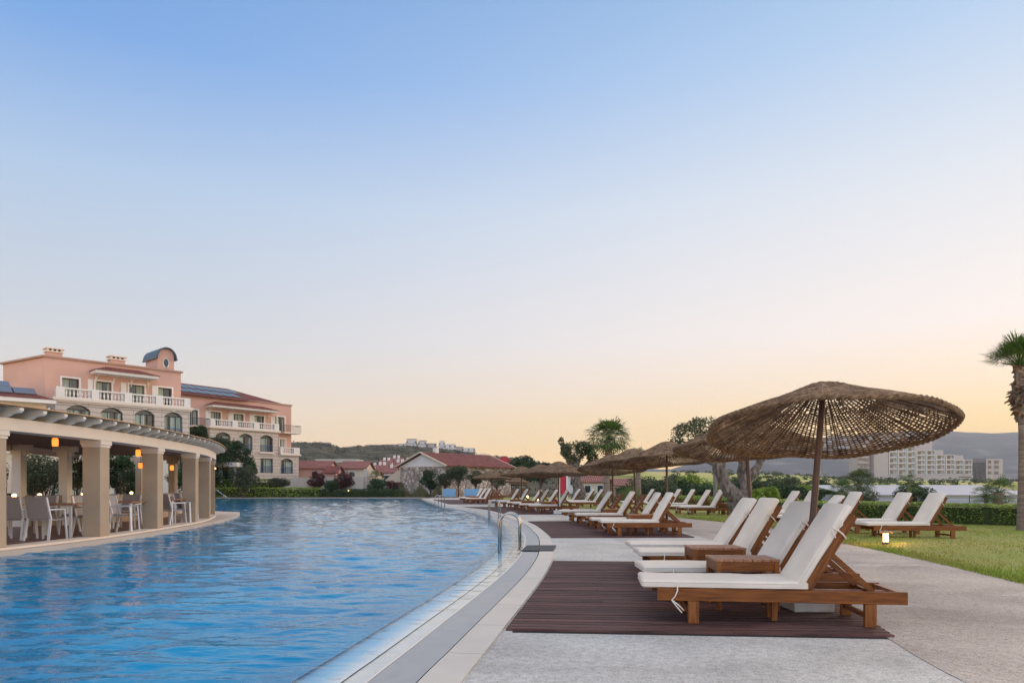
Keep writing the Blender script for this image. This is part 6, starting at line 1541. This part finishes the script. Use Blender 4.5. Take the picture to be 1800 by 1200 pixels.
# ---- stepped tower hotel under construction
TD = 400; tz = zy(845, TD); th = thing('stepped_hotel_block', (X_at(1636, TD), TD, tz), 0, 'distant stepped concrete hotel block with rows of white framed balconies', 'hotel')
tx = lambda px: (px - 1636) / F * TD
tzz = lambda py: (845 - py) / F * TD
MB().box(tx(1536), tx(1561), -.4, 14, -4, tzz(765)).build('stair_tower', concrete_far, th); bl = MB(); bl.box(tx(1610), tx(1648), 5, 16, -4, tzz(772)).box(tx(1648.2), tx(1668), 5.2, 15, -4, tzz(790)).box(tx(1680), tx(1704), 5.1, 14, -4, tzz(799))
bl.build('blank_wall', concrete_far, th)
MB().box(tx(1561.2), tx(1710), -.2, 12, -4, tzz(834)).build('podium', concrete_far, th)
MB().box(tx(1684), tx(1706), -.4, -.21, tzz(839), tzz(837)).build('window', glassdark, th)
cols = [1562, 1578, 1594, 1610, 1627.5, 1645, 1662, 1679, 1694.5, 1710]; tops = [773, 773, 773, 791, 791, 798.5, 798.5, 808, 808]
for i in range(9):
    a, b, tp = tx(cols[i]) + .25, tx(cols[i + 1]) - .25, tzz(tops[i]); nf = int(round((tp - tzz(833.5)) / 3.13)); bay = MB()
    bay.box(a, a + .35, 0, 9, tzz(833.5), tp).box(b - .35, b, 0, 9, tzz(833.5), tp).box(a + .351, b - .351, 1.6, 9, tzz(833.5), tp - .01)
    for k in range(nf + 1): z = tzz(833.5) + (tp - tzz(833.5)) * k / nf; bay.box(a + .352, b - .352, .02, 1.59, z - .35 if k else z, z + .0 if k == nf else z + .3)
    bo_ = bay.build('balcony_bay', white_far, th)
    for k in range(nf):
        z = tzz(833.5) + (tp - tzz(833.5)) * k / nf; c = (a + b) / 2; MB().box(c - .9, c + 1.0, 1.45, 1.58, z + .35, z + 2.3).build('window', glassdark, bo_)
lf = MB(); lf.box(tx(1513), tx(1535.6), 4, 14, -4, tzz(780))
for k in range(7): lf.box(tx(1512), tx(1530), 1.5, 4.1, tzz(842) + k * 3.1, tzz(842) + k * 3.1 + 1.0)
lf.build('left_wing', concrete_far, th)
rt = MB().box(tx(1733), tx(1763), 0, 12, -4, tzz(806)).build('right_block', concrete_far, th)
for z in (809, 818, 828):
    for x in ((1737, 1742), (1748, 1755)): MB().box(tx(x[0]), tx(x[1]), -.3, -.02, tzz(z + 5), tzz(z)).build('window', glassdark, rt)
sf = MB()
for k in range(9): x = tx(1711 + k * 2.7); sf.box(x, x + .18, 0, .2, -3, tzz(806))
for k in range(12): z = -2 + k * 1.35; sf.box(tx(1711), tx(1733), .02, .18, z, z + .25)
sf.box(tx(1711), tx(1733), .6, 10, -4, tzz(812)); sf.build('scaffolding', scaffold, th)

# ---- white shed, fence and small things at right
sh_ = thing('white_shed', (X_at(1610, 46), 46, 0), 0, 'long low shed with a pale sloping roof behind the hedge', 'shed')
xa, xb = X_at(1492, 46) - X_at(1610, 46), X_at(1830, 46) - X_at(1610, 46)
MB().box(xa, xb, 0, 6, -.2, .58).build('wall', white_sheet, sh_)
MB().add([(xa, -.2, .585), (xb, -.2, .585), (xb, 6, 1.25), (xa, 6, 1.25), (xa, -.2, .62), (xb, -.2, .62), (xb, 6, 1.29), (xa, 6, 1.29)], [(0, 3, 2, 1), (4, 5, 6, 7), (0, 1, 5, 4), (1, 2, 6, 5), (2, 3, 7, 6), (3, 0, 4, 7)]).build('roof', white_sheet, sh_)
fn = thing('wire_fence', (X_at(1620, 38), 38, 0), 0, 'thin dark wire fence in front of the white shed', 'fence'); xa, xb = X_at(1490, 38) - X_at(1620, 38), X_at(1790, 38) - X_at(1620, 38)
for k in range(8): x = xa + (xb - xa) * k / 7; MB().tube([(x, 0, -.1), (x, 0, .68 if k % 2 else .58)], .022, 6).build('post', dark_metal, fn)
wr = MB()
for z in (.15, .35, .55): wr.tube([(xa, 0, z), (xb, 0, z)], .006, 4)
wr.build('wires', dark_metal, fn)
for i, (a, b, lb) in enumerate([(777, 801, 'left pale blue glass panel at the far end of the pool deck'), (815, 843, 'right pale blue glass panel at the far end of the pool deck')]):
    x0, x1 = X_at(a, 71), X_at(b, 71); t = thing('glass_screen', ((x0 + x1) / 2, 71, 0), 0, lb, 'screen', 'blue screens by the far deck'); w_ = (x1 - x0) / 2
    MB().box(-w_, w_, -.03, .03, .12, .92).build('panel', blue_panel, t)
    for x in (-w_, w_ - .06): MB().box(x, x + .06, -.05, .05, 0, .95).build('post', steel, t)
MB_ = MB().box(-1.9, 1.9, 0, .3, 0, .55)
struct(struct(MB().box(X_at(745, 69), X_at(880, 69), 69.5, 72, -.3, .02).build('far_paving', cop_m)))
bn = thing('banner', (X_at(990, 60), 60, 0), 0, 'red and white hanging banner left of the thick tree trunk', 'banner')
MB().box(-.42, -.28, -.05, .05, 0, 2.2).box(.28, .42, -.05, .05, 0, 2.2).build('posts', trim_white, bn); MB().box(-.26, .26, -.02, .02, .5, 2.05).build('cloth', cloth_red, bn)
for i, (px, py, D, lb) in enumerate([(487, 862, 72.9, 'left garden bollard light glowing by the shrub'), (613, 862, 72.9, 'garden bollard light glowing before the long wall'), (927, 873, 50, 'low garden light glowing among the third deck loungers'), (945, 877, 44, 'low garden light glowing right of its neighbour'), (378, 823, 73.5, 'round bulb glowing under the small pergola')]):
    p = P(px, py, D); o = MB().lathe([(.04, -.09), (.09, -.05), (.09, .06), (.03, .10)], 10).build('garden_light', glow_white, loc=tuple(p)); tag(o, lb, 'lamp', 'small garden lights')
    if i != 4: MB().tube([(0, 0, -.09), (0, 0, -p.z)], .03, 6).build('stem', dark_metal, o)
bpy.data.objects.remove(B0)
